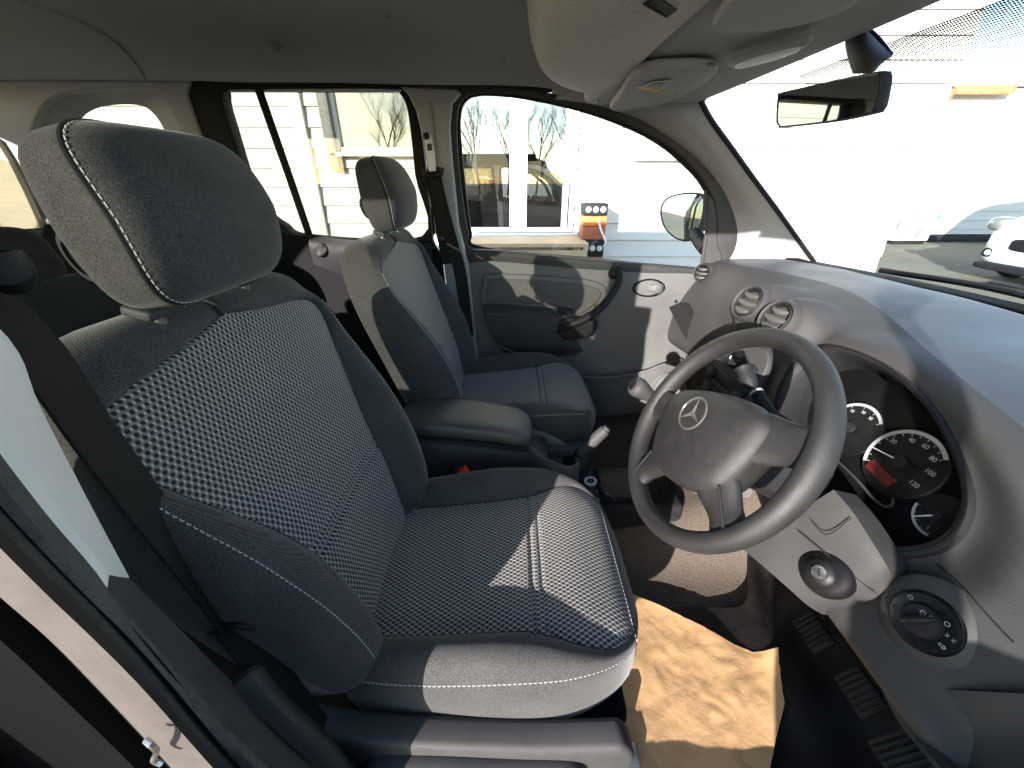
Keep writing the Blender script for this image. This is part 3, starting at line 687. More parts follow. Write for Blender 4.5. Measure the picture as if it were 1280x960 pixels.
net = [[Vector((x, y, z)) for x, z in pr] for y, pr in DP]
rows = patch(net, 12, 16)
def rho(p):
    a, b = p; a -= cx_; b -= cy_; r = math.hypot(a, b); th = math.atan2(b, a); best = None
    for (x, y), (X, Y_) in zip(bezL, bezL[1:]+bezL[:1]):
        t0, t1 = math.atan2(y-cy_, x-cx_), math.atan2(Y_-cy_, X-cx_); d = (t1-t0+math.pi) % (2*math.pi)-math.pi; e = (th-t0+math.pi) % (2*math.pi)-math.pi
        if d != 0 and 0 <= e/d <= 1: k = e/d; return r/math.hypot(x+(X-x)*k-cx_, y+(Y_-y)*k-cy_)
    return r/.15
for r_ in rows:
    for j, p in enumerate(r_):
        h = (p-CLP[0]).dot(CLP[1])
        if abs(h) > .16: continue
        q = rho(cl2(p))
        if q < 1.5:
            w_ = max(0, min(1, (q-1.03)/.45)); w_ = w_*w_*(3-2*w_); r_[j] = p+CLP[1]*((-.004-h)*(1-w_))
VN = Vector((-.86, -.15, .42)).normalized(); v1 = P(936, 378, x=.625); v2 = P(971, 398, x=.605)
for r_ in rows:
    for j, p in enumerate(r_):
        for c in (v1, v2):
            p = r_[j]; h = (p-c).dot(VN); d = ((p-c)-VN*h).length
            if abs(h) < .12 and d < .105:
                w_ = max(0, min(1, (.105-d)/.062)); w_ = w_*w_*(3-2*w_)
                if h < -.012: r_[j] = p+VN*((-.012-h)*w_)
                elif d < .05: r_[j] = p+VN*((-.012-h)*w_)
hole = scaled(.975); n, m_ = len(rows), len(rows[0]); vs = [p for r in rows for p in r]; fs = []; mi = []
for i in range(n-1):
    for j in range(m_-1):
        f = (i*m_+j, i*m_+j+1, (i+1)*m_+j+1, (i+1)*m_+j); c = (vs[f[0]]+vs[f[2]])/2
        if abs((c-CLP[0]).dot(CLP[1])) < .05 and inpoly(cl2(c), hole): continue
        fs.append(f); mi.append(1 if j < 3*12-4 else 0)
me = tomesh(vs, fs, mi=mi); link('dash_moulding', me, ['dash', 'dashtop'], dash, angle=80)
# seam lines along the dash face
from mathutils.bvhtree import BVHTree
BV = BVHTree.FromPolygons(vs, fs)
def onDash(u, v):
    r = (P(u, v, x=1.0)-CAM).normalized(); h = BV.ray_cast(CAM, r); return h[0]
def seam(pts, name='panel_gap', r=.0011, par=None, mt='black'):
    ln = [q for q in (onDash(p[0], p[1]) for p in cr([(a, b, 0) for a, b in pts], 10)) if q is not None]; out = [ln[0]]
    for p in ln[1:]:
        if (p-out[-1]).length > .004: out.append(p)
    out = cr([sum(out[max(0, i-2):i+3], Vector())/len(out[max(0, i-2):i+3]) for i in range(len(out))], 2)
    mb = MB(); mb.tube(out, r, 6); return mb.build(name, mt, par or dash)
seam([(1168, 702), (1205, 735), (1240, 775), (1279, 815)])
seam([(900, 428), (930, 405), (1000, 395), (1040, 402)]) if False else None
# instrument binnacle
clus = thing('instrument_cluster', 'dark instrument cluster with white-ringed dials in its oval bezel behind the steering wheel', 'instrument cluster', tuple(CLP[0]))
mb = MB()
lay = [(1.0, -.030), (1.03, -.004), (1.03, .004), (1.015, .009), (.985, .010), (.955, .006), (.930, -.004), (.915, -.03), (.90, -.062)]
mb.grid([[cl3(a, b, h) for a, b in scaled(k)] for k, h in lay], closed=True); mb.build('bezel', 'dkplastic', clus, angle=60)
mb = MB(); mb.tube([cl3(a, b, .0115) for a, b in scaled(1.012)], .0016, 6, closed=True); mb.build('bezel_edge', 'black', clus)
mb = MB(); loop = scaled(.905); mb.add([cl3(a, b, -.060) for a, b in loop]+[cl3(cx_, cy_, -.060)], [(i, (i+1) % len(loop), len(loop)) for i in range(len(loop))]); mb.build('dial_panel', 'matteblack', clus)
def dialplane(u, v): return cl2(P(u, v, pl=(CLP[0]-CLP[1]*.052, CLP[1])))
def arcpts(c, r, a0, a1, n, h): return [cl3(c[0]+r*math.cos(math.radians(a0+(a1-a0)*i/n)), c[1]+r*math.sin(math.radians(a0+(a1-a0)*i/n)), h) for i in range(n+1)]
M['dialface'] = mat('dial_face', (.007, .007, .008), .5, var=.3, vscale=60, spec=.25)
M['dialmark'] = mat('dial_mark', (.42, .43, .45), .6)
def band(mb, c, r0, r1, a0, a1, h, n=40):
    mb.grid([arcpts(c, r0, a0, a1, n, h), arcpts(c, r1, a0, a1, n, h)])
def dial(name, c, r, a0, a1, marks, texts, needle, label, ts=.011):
    root = MB(); root.lathe([(r*1.04, -.004), (r*1.04, .0), (r*1.0, .002), (r*.98, .0008), (0, .0008)], cl3(c[0], c[1], -.054), CLP[1], 56, cap=False); root = root.build(name, 'dialface', clus); 
    mb = MB(); band(mb, c, r*.88, r*.985, a0, a1, -.0515)
    for i in range(marks+1):
        a = math.radians(a0+(a1-a0)*i/marks); d = Vector((math.cos(a), math.sin(a), 0)); t = Vector((-d.y, d.x, 0))*r*.012
        q = [(d*r*.80-t), (d*r*.86-t), (d*r*.86+t), (d*r*.80+t)]; mb.add([cl3(c[0]+p.x, c[1]+p.y, -.0514) for p in q], [(0, 1, 2, 3)])
    for s, a in texts:
        a = math.radians(a); text(mb, s, cl3(c[0]+r*.68*math.cos(a), c[1]+r*.68*math.sin(a), -.0515), clE1, clE2, ts, lift=.0004)
    mb.build('dial_markings', 'dialmark', root, recalc=False)
    mb = MB(); a = math.radians(needle); d = Vector((math.cos(a), math.sin(a), 0))
    mb.tube([cl3(c[0]+d.x*r*.15, c[1]+d.y*r*.15, -.045), cl3(c[0]+d.x*r*.86, c[1]+d.y*r*.86, -.046)], [.0014, .0006], 6); mb.build('needle', 'white', root)
    mb = MB(); mb.lathe([(0, .006), (r*.17, .006), (r*.19, .003), (r*.19, 0)], cl3(c[0], c[1], -.050), CLP[1], 24); mb.build('needle_hub', 'dkplastic', root)
    return root
def angp(c, u, v):
    q = dialplane(u, v); return math.degrees(math.atan2(q[1]-c[1], q[0]-c[0]))
def dist_(c, u, v):
    q = dialplane(u, v); return math.hypot(q[0]-c[0], q[1]-c[1])
c0 = dialplane(1128, 578); rr = dist_(c0, 1187, 583)
tx = [(t, angp(c0, u, v)) for t, u, v in (('20', 1115, 547), ('40', 1143, 544), ('60', 1167, 552), ('80', 1178, 573), ('100', 1171, 594), ('120', 1146, 611))]
a_s = angp(c0, 1073, 575); a_e = angp(c0, 1187, 575)
if a_s < a_e: a_s += 360
sp = dial('speedometer', c0, rr, a_s, a_e, 12, tx, angp(c0, 1087, 557), '', ts=.0105)
c1 = dialplane(1064, 535); r1 = dist_(c1, 1104, 527)
dial('rev_counter', c1, r1, angp(c1, 1030, 520) % 360, angp(c1, 1104, 530), 5, [('10', angp(c1, 1066, 508)), ('20', angp(c1, 1081, 514)), ('30', angp(c1, 1093, 521))], 208, '', ts=.008)
c2 = dialplane(1176, 646); r2 = dist_(c2, 1139, 646)
dial('fuel_gauge', c2, r2, angp(c2, 1145, 628) % 360, angp(c2, 1158, 672) % 360, 4, [('1', angp(c2, 1160, 660))], angp(c2, 1139, 647), '', ts=.008)
M['odo'] = mat('trip_display', (.09, .010, .009), .25, var=.25, vscale=80)
q = [dialplane(*p) for p in ((1082, 583), (1094, 574), (1123, 603), (1108, 610))]
mb = MB(); mb.add([cl3(a, b, -.0496) for a, b in q]+[cl3(a, b, -.052) for a, b in q], [(0, 1, 2, 3), (7, 6, 5, 4), (0, 4, 5, 1), (1, 5, 6, 2), (2, 6, 7, 3), (3, 7, 4, 0)]); mb.build('trip_display', 'odo', clus)
# lower silver-edged hood of the dial panel
mb = MB(); ln = [cl3(*dialplane(*p), -.040) for p in ((1052, 578), (1075, 600), (1100, 628), (1112, 636), (1122, 634), (1122, 626))]
mb.tube(cr(ln, 4), .0022, 8); mb.build('dial_hood_edge', 'midplastic', clus)
# clear lens
mb = MB(); loop = scaled(.912); mb.add([cl3(a, b, -.034) for a, b in loop]+[cl3(a, b, -.036) for a, b in loop], [tuple(range(len(loop))), tuple(range(2*len(loop)-1, len(loop)-1, -1))]); mb.build('cluster_lens', 'dialglass', clus)
# ---- round vents
def vent(c, n, r, label, slats=3, roll=0):
    t = tag(thing('air_vent', label, 'air vent', tuple(c), 'round air vents'), label, 'air vent', 'round air vents'); n = Vector(n).normalized()
    up = (Vector((0, 0, 1))-n*n.z).normalized(); sd = up.cross(n)
    if roll: R_ = Matrix.Rotation(math.radians(roll), 3, n); up = R_ @ up; sd = R_ @ sd
    mb = MB(); mb.lathe([(r*1.30, -.030), (r*1.27, -.010), (r*1.2, .002), (r*1.12, .008), (r*1.04, .007), (r*1.0, .002), (r*.97, -.012)], c, n, 44, cap=False); mb.build('vent_collar', 'dash', t, angle=70)
    mb = MB(); mb.lathe([(r*1.0, -.004), (r*.96, -.012), (0, -.014)], c, n, 36, cap=False); mb.build('vent_throat', 'dialface', t)
    mb = MB(); mb.lathe([(r*.97, .004), (r*.90, .008), (r*.84, .004), (r*.82, -.008)], c, n, 40, cap=False); mb.build('vent_ring', 'dkplastic', t)
    for k in range(slats):
        zc = (k-(slats-1)/2)*r*.52; h = math.sqrt(max(.01, .80**2-(zc/r)**2))*r
        path = [Vector(c)+up*(zc-.16*r*math.cos(math.pi*q/2.2))+sd*(q*h)+n*(.005+.006*math.cos(q*1.5)) for q in (-1, -.6, -.25, 0, .25, .6, 1)]
        mb = MB(); mb.tube(path, [r*.10, r*.15, r*.19, r*.20, r*.19, r*.15, r*.10], 8, flat=(1, .5), up=up); mb.build('vent_slat', 'vinyl', t)
    return t
vent(v1, VN, .040, 'round centre air vent with curved slats, the one nearer the far door')
vent(v2, VN, .037, 'round centre air vent with curved slats, the one nearer the instrument cluster')
vent(P(878, 341, y=.665), (-.8, -.55, .2), .030, 'small round air vent at the far end of the dashboard by the door')
# smooth shoulders of the vent humps
for c, r in ((v1, .052), (v2, .050)):
    pass
# ---- centre stack
stn = Vector((-.96, 0, .27)).normalized(); stu = Vector((.27, 0, .96)); ste = Vector((0, -1, 0))
stc = Vector((.598, .045, .965))
def st3(a, b, h=0): return stc+ste*a+stu*b+stn*h
stack = thing('centre_console', 'centre console plate with heater knobs and radio keys, seen through the steering wheel', 'console', tuple(stc))
mb = MB(); outl = cr([(-.085, .07), (-.05, .098), (.0, .104), (.05, .098), (.085, .07), (.095, .02), (.095, -.06), (.085, -.13), (0, -.15), (-.085, -.13), (-.095, -.06), (-.095, .02)], 5, closed=True)
frameboard([outl], stc+stn*.012, ste, stu, .02, .004, mb); weld(mb).build('console_plate', 'midplastic', stack)
mb = MB(); frameboard([[(-.075, .045), (.075, .045), (.075, .012), (-.075, .012)]], stc+stn*.022, ste, stu, .008, .003, mb); weld(mb).build('switch_strip', 'dialface', stack)
for k, (a, b, r) in enumerate(((-.055, .030, .019), (0, .030, .019), (.055, .030, .019))):
    mb = MB(); mb.lathe([(0, .020), (r*.75, .020), (r*.82, .016), (r*.85, .003), (r*1.05, .001), (r*1.05, -.002)], st3(a, b, .026), stn, 28)
    mb.box(st3(a, b, .048), (.003, .003, r*.7), Matrix.Rotation(math.radians(12), 3, 'Y'), .001); kk = mb.build('heater_knob', 'dkplastic', stack)
    mb = MB(); mb.box(st3(a, b+r*.45, .0525), (.0008, .0012, r*.22), Matrix.Rotation(math.radians(15), 3, 'Y')); mb.build('knob_mark', 'white', kk)
rad = MB(); frameboard([[(-.085, -.012), (.085, -.012), (.085, -.062), (-.085, -.062)]], stc+stn*.024, ste, stu, .012, .003, rad); rad = weld(rad).build('radio', 'dialface', stack)
mb = MB(); frameboard([[(-.045, -.018), (.045, -.018), (.045, -.036), (-.045, -.036)]], stc+stn*.031, ste, stu, .002, .0005, mb); weld(mb).build('radio_display', 'dkplastic', rad)
for k in range(6):
    mb = MB(); a = -.0425+k*.017; frameboard([[(a-.0065, -.042), (a+.0065, -.042), (a+.0065, -.054), (a-.0065, -.054)]], stc+stn*.032, ste, stu, .004, .001, mb); weld(mb).build('radio_key', 'midplastic', rad)
for a in (-.068, .068):
    mb = MB(); mb.lathe([(0, .014), (.011, .014), (.012, .010), (.012, 0)], st3(a, -.032, .030), stn, 24); mb.build('radio_knob', 'midplastic', rad)
for k in range(4):
    mb = MB(); a = -.048+k*.032; frameboard([[(a-.013, -.072), (a+.013, -.072), (a+.013, -.090), (a-.013, -.090)]], stc+stn*.024, ste, stu, .008, .002, mb); bt = weld(mb).build('console_switch', 'dkplastic', stack)
# ---- gear lever pod
pod = thing('gear_lever', 'grey gear lever with silver-topped knob standing between wheel and far seat', 'gear lever', (.46, .02, .72))
mb = MB()
rw = []
for x, hw, zt, zb in ((.64, .10, .86, .66), (.56, .095, .852, .65), (.50, .085, .838, .66), (.455, .07, .815, .68), (.435, .05, .79, .70)):
    rw.append([Vector((x, .02+hw*s, z)) for s, z in ((-1, zb), (-1.05, (zt+zb)/2), (-.95, zt-.015), (-.7, zt), (0, zt+.004), (.7, zt), (.95, zt-.015), (1.05, (zt+zb)/2), (1, zb))])
mb.grid(patch(rw, 4, 4), closed=True, capa=True, capb=True); mb.build('lever_pod', 'doorplastic', pod)
mb = MB(); g0 = Vector((.475, .02, .835)); kn = P(801, 487, y=.02); ax = (kn-g0).normalized()
prof = []
for i in range(15):
    q = i/14; prof.append((.042*(1-q)**.8+.013+(.003*math.sin(q*34)), .005+q*.075))
mb.lathe([(r, h) for r, h in prof], g0-ax*.01, ax, 24); mb.build('gaiter', 'vinyl', pod)
mb = MB(); mb.tube([g0+ax*.05, kn-ax*.03], .006, 10); mb.build('lever_rod', 'metal', pod)
mb = MB(); mb.lathe([(.009, -.055), (.013, -.048), (.017, -.03), (.023, -.008), (.0265, .008), (.026, .018), (.021, .026), (.012, .029), (0, .030)], kn, ax, 28); kb = mb.build('lever_knob', 'midplastic', pod, angle=80)
mb = MB(); mb.lathe([(0, .002), (.014, .0015), (.017, 0), (.0175, -.003)], kn+ax*.0285, ax, 24, sx=1.0, sy=.8); mb.build('knob_cap', 'dialface', kb)
mb = MB(); kx = ax.orthogonal().normalized(); ky = ax.cross(kx); text(mb, 'H', kn+ax*.0305, ky, kx, .014); mb.build('shift_pattern', 'white', kb, recalc=False)
# ---- steering wheel
wn = Vector((-.866, 0, .5)); we1 = Vector((0, 1, 0)); we2 = Vector((.5, 0, .866)); wc = P(889, 541, y=-.33)
WROT = math.radians(-23); wa, wb = math.cos(WROT), math.sin(WROT)
def w3(a, b, h=0): return wc+we1*(a*wa-b*wb)+we2*(a*wb+b*wa)+wn*h
WR = .178; wr = .0165
wheel = thing('steering_wheel', 'black grained four-spoke steering wheel with a three-pointed star on its hub', 'steering wheel', tuple(wc))
mb = MB(); mb.tube([w3(WR*math.cos(2*math.pi*i/96), WR*math.sin(2*math.pi*i/96)) for i in range(96)], [wr*(1+.10*max(0, math.cos(4*math.pi*(i/96)))**4) for i in range(96)], 20, closed=True, flat=(1.08, .94), up=wn)
mb.build('wheel_rim', 'wheelskin', wheel)
def spoke(a0, hw0, hw1, ang, name='spoke', off=0.0):
    a = math.radians(ang); d = (math.cos(a), math.sin(a)); t = (-d[1], d[0]); rows = []
    for q, hw, h, th in ((.042, hw0, .020, .016), (.075, hw0*.95, .016, .015), (.11, (hw0+hw1)/2, .006, .012), (.142, hw1, .001, .011), (.164, hw1*1.15, .0, .010), (.176, hw1*1.25, 0, .006)):
        rows.append([w3(d[0]*q+t[0]*hw*s+t[0]*off, d[1]*q+t[1]*hw*s+t[1]*off, h+th*k) for s, k in ((-1, 0), (-.9, .6), (-.5, 1), (0, 1.05), (.5, 1), (.9, .6), (1, 0), (.9, -.7), (0, -1), (-.9, -.7))])
    mb = MB(); cols = list(zip(*[r for r in rows])); rows2 = [list(r) for r in zip(*[cr(c, 4) for c in cols])]
    mb.grid(rows2, closed=True, capa=True, capb=True); return mb.build(name, 'wheelskin', wheel, angle=70)
SK = .925
spoke(0, .046, .030, 8); spoke(0, .046, .030, 172); spoke(0, .042, .026, -46); spoke(0, .042, .026, 226)
hubp = [cl for cl in [(-.088, .052), (-.045, .068), (0, .072), (.045, .068), (.088, .052), (.098, .010), (.088, -.035), (.055, -.085), (.02, -.104), (-.02, -.104), (-.055, -.085), (-.088, -.035), (-.098, .010)]]
hubp = [(0, .066), (.045, .064), (.085, .056), (.112, .036), (.114, .004), (.100, -.045), (.080, -.080), (.040, -.098), (0, -.102)]; hubp += [(-a, b) for a, b in hubp[1:-1]][::-1]
hl = cr(hubp, 5, closed=True); mb = MB()
mb.grid([[w3(a*k, b*k-.004*0, h) for a, b in hl] for k, h in ((.90, -.030), (.97, -.01), (1.0, .008), (.985, .018), (.93, .027), (.80, .034), (.55, .041), (.30, .0445), (.12, .0455), (.01, .0458))], closed=True, capb=True, capa=True)
hub = mb.build('airbag_hub', 'wheelskin', wheel, angle=80)
lb = w3(.004, .014, .0448)
mb = MB(); mb.tube([lb+we1*0.028*math.cos(2*math.pi*i/48)+we2*0.028*math.sin(2*math.pi*i/48)+wn*.001 for i in range(48)], .0018, 8, closed=True)
for k in range(3):
    a = math.radians(90+120*k)+WROT; d = we1*math.cos(a)+we2*math.sin(a); t = wn.cross(d)
    mb.add([lb+t*.0045+wn*.001, lb+d*.0272+wn*.0018, lb-t*.0045+wn*.001, lb+wn*.0045, lb-d*.003+wn*.001], [(0, 1, 3), (1, 2, 3), (2, 4, 3), (4, 0, 3)])
mb.build('star_emblem', 'chrome' if False else mat('emblem_grey', (.10, .10, .10), .3, metal=.3), hub)
mb = MB(); text(mb, 'SRS AIRBAG', w3(-.05, -.045, .0365), -(we1*wa+we2*wb), we2*wa-we1*wb, .0065); mb.build('airbag_lettering', 'vinyl', hub, recalc=False)
for s in (-1, 1):   # bright grooves of the lower spokes
    mb = MB(); mb.tube(cr([w3(s*.088, -.072, .022), w3(s*.105, -.100, .016), w3(s*.118, -.120, .0125)], 5), .0020, 8); mb.build('spoke_groove', 'dkplastic', wheel)
# ---- column, shrouds, stalk, ignition
colm = thing('steering_column', 'grey steering column shroud below the wheel with a round ignition lock', 'steering column', (.46, -.37, .92))
mb = MB(); rw = []
for q, hw, hu, hd_ in ((-.025, .036, .030, -.034), (-.07, .052, .044, -.046), (-.12, .056, .050, -.05), (-.20, .056, .048, -.05)):
    rw.append([w3(hw*s, (hu if k > 0 else -hd_*-1)*abs(k) if k else 0, q) for s, k in ((-1, 0), (-.9, .8), (-.4, 1), (.4, 1), (.9, .8), (1, 0), (.9, -.8), (.4, -1), (-.4, -1), (-.9, -.8))])
mb.grid(patch(rw, 4, 4), closed=True, capa=True, capb=True); mb.build('upper_shroud', 'dkplastic', colm)
sh = [[P(925, 684, x=.405), P(965, 660, x=.43), P(1010, 632, x=.46), P(1042, 612, x=.48)],
      [P(952, 706, x=.42), P(990, 680, x=.446), P(1036, 650, x=.472), P(1066, 640, x=.49)],
      [P(985, 735, x=.445), P(1022, 708, x=.465), P(1066, 686, x=.486), P(1092, 680, x=.50)],
      [P(1010, 757, x=.47), P(1050, 738, x=.482), P(1090, 716, x=.50), P(1110, 710, x=.512)],
      [P(1028, 768, x=.50), P(1072, 757, x=.506), P(1106, 738, x=.518), P(1118, 728, x=.53)]]
sheet('lower_shroud', sh, (.05, .01, -.02), 'shroud', colm, 6, 6)
mb = MB(); mb.tube(cr([P(997, 663, x=.447), P(1030, 690, x=.466), P(1062, 716, x=.484), P(1095, 742, x=.507)], 5), .0009, 6); mb.tube(cr([P(1014, 652, x=.4535), P(1034, 668, x=.464), P(1064, 648, x=.484)], 5), .0008, 6); mb.build('shroud_gap', 'black', colm)
ig = P(1033, 717, x=.470); ign = Vector((-.80, -.30, .52)).normalized()
mb = MB(); mb.lathe([(.034, -.012), (.034, .004), (.031, .010), (.026, .013), (.019, .022), (.016, .026), (0, .027)], ig, ign, 36); igo = mb.build('ignition_surround', 'dialface', colm, angle=50)
mb = MB(); mb.lathe([(0, .002), (.0095, .002), (.0105, 0), (.0105, -.004)], ig+ign*.027, ign, 24); kl = mb.build('key_barrel', 'metal', igo)
mb = MB(); a_ = ign.orthogonal().normalized(); mb.add([ig+ign*.0295+a_*x+ign.cross(a_)*y for x, y in ((-.005, -.001), (.005, -.001), (.005, .0015), (-.005, .0015))], [(0, 1, 2, 3)]); mb.build('key_slot', 'black', kl)
# hidden structure under the shroud down to the knee line
stk = MB(); s0 = P(978, 535, x=.47); s1 = P(950, 497, x=.455); s2 = P(938, 480, x=.45); s3 = P(930, 462, x=.445)
stk.tube([s0, s1], [.009, .0105], 12); stk.tube([s1, s1.lerp(s2, .5)], [.0115, .0115], 14); stk.tube(cr([s2.lerp(s1, .5), s2, s3, s3+(s3-s2)*.25], 4), [.008, .008, .009, .011, .0135, .015, .015, .014, .0145, .016, .015, .012, .007], 14)
stk.build('wiper_stalk', 'dkplastic', colm)
for s in ((s1.lerp(s2, .35)), ):
    mb = MB(); mb.lathe([(.0118, -.002), (.0122, 0), (.0118, .002)], s, s2-s1, 20); mb.build('stalk_ring', 'trim', colm)
# ---- light switch
ls = P(1157, 777, x=.522); lsn = Vector((-.90, -.14, .40)).normalized(); lsu = (Vector((0, 0, 1))-lsn*lsn.z).normalized(); lse = lsu.cross(lsn)*-1
if lse.y > 0: lse = -lse
lsw = thing('light_switch', 'round black headlamp switch on the dashboard at the lower right', 'switch', tuple(ls))
mb = MB(); mb.lathe([(.056, -.014), (.047, -.004), (.037, .001), (.035, -.002)], ls, lsn, 48, cap=False); mb.build('switch_dish', 'dash', lsw, angle=80)
mb = MB(); mb.lathe([(.047, .0), (.047, .008), (.0445, .012), (.036, .011), (.028, .007), (.0265, .007)], ls, lsn, 48, cap=False); ring = mb.build('switch_ring', 'dialface', lsw)
mb = MB(); mb.lathe([(.0275, .002), (.0270, .016), (.0255, .019), (0, .020)], ls, lsn, 40); kn2 = mb.build('switch_knob', 'dkplastic', lsw)
mb = MB(); dr = (lse*.50+lsu*.86).normalized(); mb.tube([ls+lsn*.020-dr*.024, ls+lsn*.026-dr*.016, ls+lsn*.027, ls+lsn*.026+dr*.016, ls+lsn*.020+dr*.024], [.004, .0085, .0095, .0085, .004], 14, flat=(1.3, .75), up=lsn); mb.build('grip_bar', 'dkplastic', kn2)
mb = MB()
def sw(a, r): return ls+lse*math.cos(math.radians(a))*r+lsu*math.sin(math.radians(a))*r+lsn*.0128
p = sw(50, .033); mb.tube([p+lse*.0033*math.cos(i*math.pi/8)+lsu*.0033*math.sin(i*math.pi/8) for i in range(16)], .0005, 4, closed=True)
p = sw(18, .0375); 
for s in (-1, 1):
    mb.tube([p+lse*s*.0022+lsu*.0022*math.cos(i*math.pi/5)+lse*s*.0016*math.sin(i*math.pi/5) for i in range(6)], .0004, 4)
    for k in (-1, 0, 1): mb.tube([p+lse*s*.0046+lsu*k*.0018, p+lse*s*.0068+lsu*k*.0028], .0003, 4)
p = sw(-12, .0385); mb.tube([p+lse*.0005+lsu*.0028*math.cos(i*math.pi/8)+lse*.0036*max(0, math.sin(i*math.pi/8)) for i in range(16)], .0006, 4, closed=True)
for k in (-1, 0, 1): mb.tube([p-lse*.0015+lsu*k*.0018, p-lse*.0055+lsu*k*.0018], .0004, 4)
p = sw(150, .0365); mb.tube([p+lse*.0034*math.cos(i*math.pi/8)+lsu*.0028*math.sin(i*math.pi/8) for i in range(16)], .0004, 4, closed=True)
SWS = None; mb.build('switch_symbols', 'dialmark', ring)
mb = MB(); p = ls+lsn*.0215+lsu*.015-lse*.004; mb.tube([p+lse*.003*math.cos(i*math.pi/8)+lsu*.003*math.sin(i*math.pi/8) for i in range(16)], .0006, 4, closed=True)
for k in range(8): a = k*math.pi/4; d = lse*math.cos(a)+lsu*math.sin(a); mb.tube([p+d*.0038, p+d*.0052], .0004, 4)
mb.tube([ls+lsn*.0208+lsu*.019+lse*.004, ls+lsn*.0208+lsu*.021+lse*.012], .0013, 6)
mb.build('knob_symbol', 'dialmark', kn2)
for ob in [o for o in bpy.data.objects if o.parent is not None and (o.parent == lsw or o.parent.parent == lsw) and o.name != 'switch_dish']:
    for v in ob.data.vertices: v.co = ls+(v.co-ls)*.72
# ---- knee panel under the dash at the right
kp = [[P(1050, 775, x=.505), P(1090, 838, x=.50), P(1130, 905, x=.49), P(1200, 985, x=.46)],
      [P(1062, 770, x=.51), P(1108, 845, x=.505), P(1160, 925, x=.49), P(1235, 1000, x=.47)]]
sheet('knee_edge', kp, (.03, 0, -.02), 'dash', dash, 6, 2)
kp = [[P(1098, 854, x=.512), P(1160, 860, x=.516), P(1220, 864, x=.52), P(1300, 868, x=.53)],
      [P(1125, 905, x=.500), P(1170, 905, x=.512), P(1230, 910, x=.52), P(1310, 915, x=.53)],
      [P(1165, 955, x=.488), P(1195, 948, x=.50), P(1240, 948, x=.51), P(1320, 945, x=.52)],
      [P(1200, 1010, x=.475), P(1230, 1000, x=.485), P(1270, 1000, x=.49), P(1330, 990, x=.50)]]
sheet('fuse_cover', kp, (.03, 0, 0), 'dash', dash, 6, 6)
# ---- glovebox seam and strip at the far end
mb = MB(); strip = [[P(836, 384, y=.60), P(850, 378, y=.585)], [P(852, 415, y=.56), P(868, 408, y=.545)], [P(874, 452, y=.50), P(890, 442, y=.48)]]
sheet('glovebox_edge', strip, (.03, 0, 0), 'deeptrim', dash, 2, 5)
# ---- overhead shelf
shelf = thing('overhead_shelf', 'cloth-covered storage shelf under the roof, a small slotted grille on it', 'shelf', (.15, 0, 1.70))
net = []
for y, pr in ((-.66, [(.30, 1.68), (.25, 1.68), (.2, 1.69), (.17, 1.70), (.15, 1.71), (.14, 1.73)]), (-.56, [(.29, 1.645), (.24, 1.640), (.17, 1.645), (.12, 1.66), (.10, 1.69), (.09, 1.735)]),
              (-.3, [(.275, 1.632), (.21, 1.625), (.12, 1.628), (.06, 1.645), (.03, 1.685), (.02, 1.74)]), (0, [(.265, 1.630), (.20, 1.622), (.12, 1.625), (.06, 1.642), (.03, 1.685), (.02, 1.745)]),
              (.3, [(.275, 1.636), (.21, 1.630), (.13, 1.634), (.075, 1.650), (.05, 1.690), (.04, 1.74)]), (.50, [(.295, 1.645), (.24, 1.642), (.18, 1.645), (.13, 1.66), (.105, 1.69), (.095, 1.735)]),
              (.60, [(.315, 1.658), (.27, 1.655), (.22, 1.660), (.185, 1.672), (.165, 1.69), (.16, 1.725)]), (.655, [(.33, 1.69), (.30, 1.69), (.27, 1.692), (.25, 1.695), (.24, 1.70), (.235, 1.71)])):
    net.append([Vector((x, y, z)) for x, z in pr])
sheet('shelf_shell', net, (0, 0, .012), 'shelfcloth', shelf, 6, 7)
mb = MB(); g = PX([(800, 3), (822, -8), (848, 12), (834, 22)], z=1.617)
mb.add([p for p in g]+[p+Vector((0, 0, .006)) for p in g], [(0, 1, 2, 3), (7, 6, 5, 4), (0, 4, 5, 1), (1, 5, 6, 2), (2, 6, 7, 3), (3, 7, 4, 0)]); gr = mb.build('grille_frame', 'trim', shelf)
for k in range(6):
    q = .12+.76*k/5; a = g[0].lerp(g[1], q).lerp(g[3].lerp(g[2], q), .07); b = g[0].lerp(g[1], q).lerp(g[3].lerp(g[2], q), .93)
    mb = MB(); mb.tube([a-Vector((0, 0, .001)), b-Vector((0, 0, .001))], .0016, 6); mb.build('grille_slot', 'dialface', gr)
# small pull at the shelf end
mb = MB(); mb.tube(cr([P(737, 117, y=.585), P(740, 115, y=.58), P(756, 114, y=.57), P(760, 112, y=.57)], 4), .003, 8); mb.build('shelf_clip', 'trim', shelf)
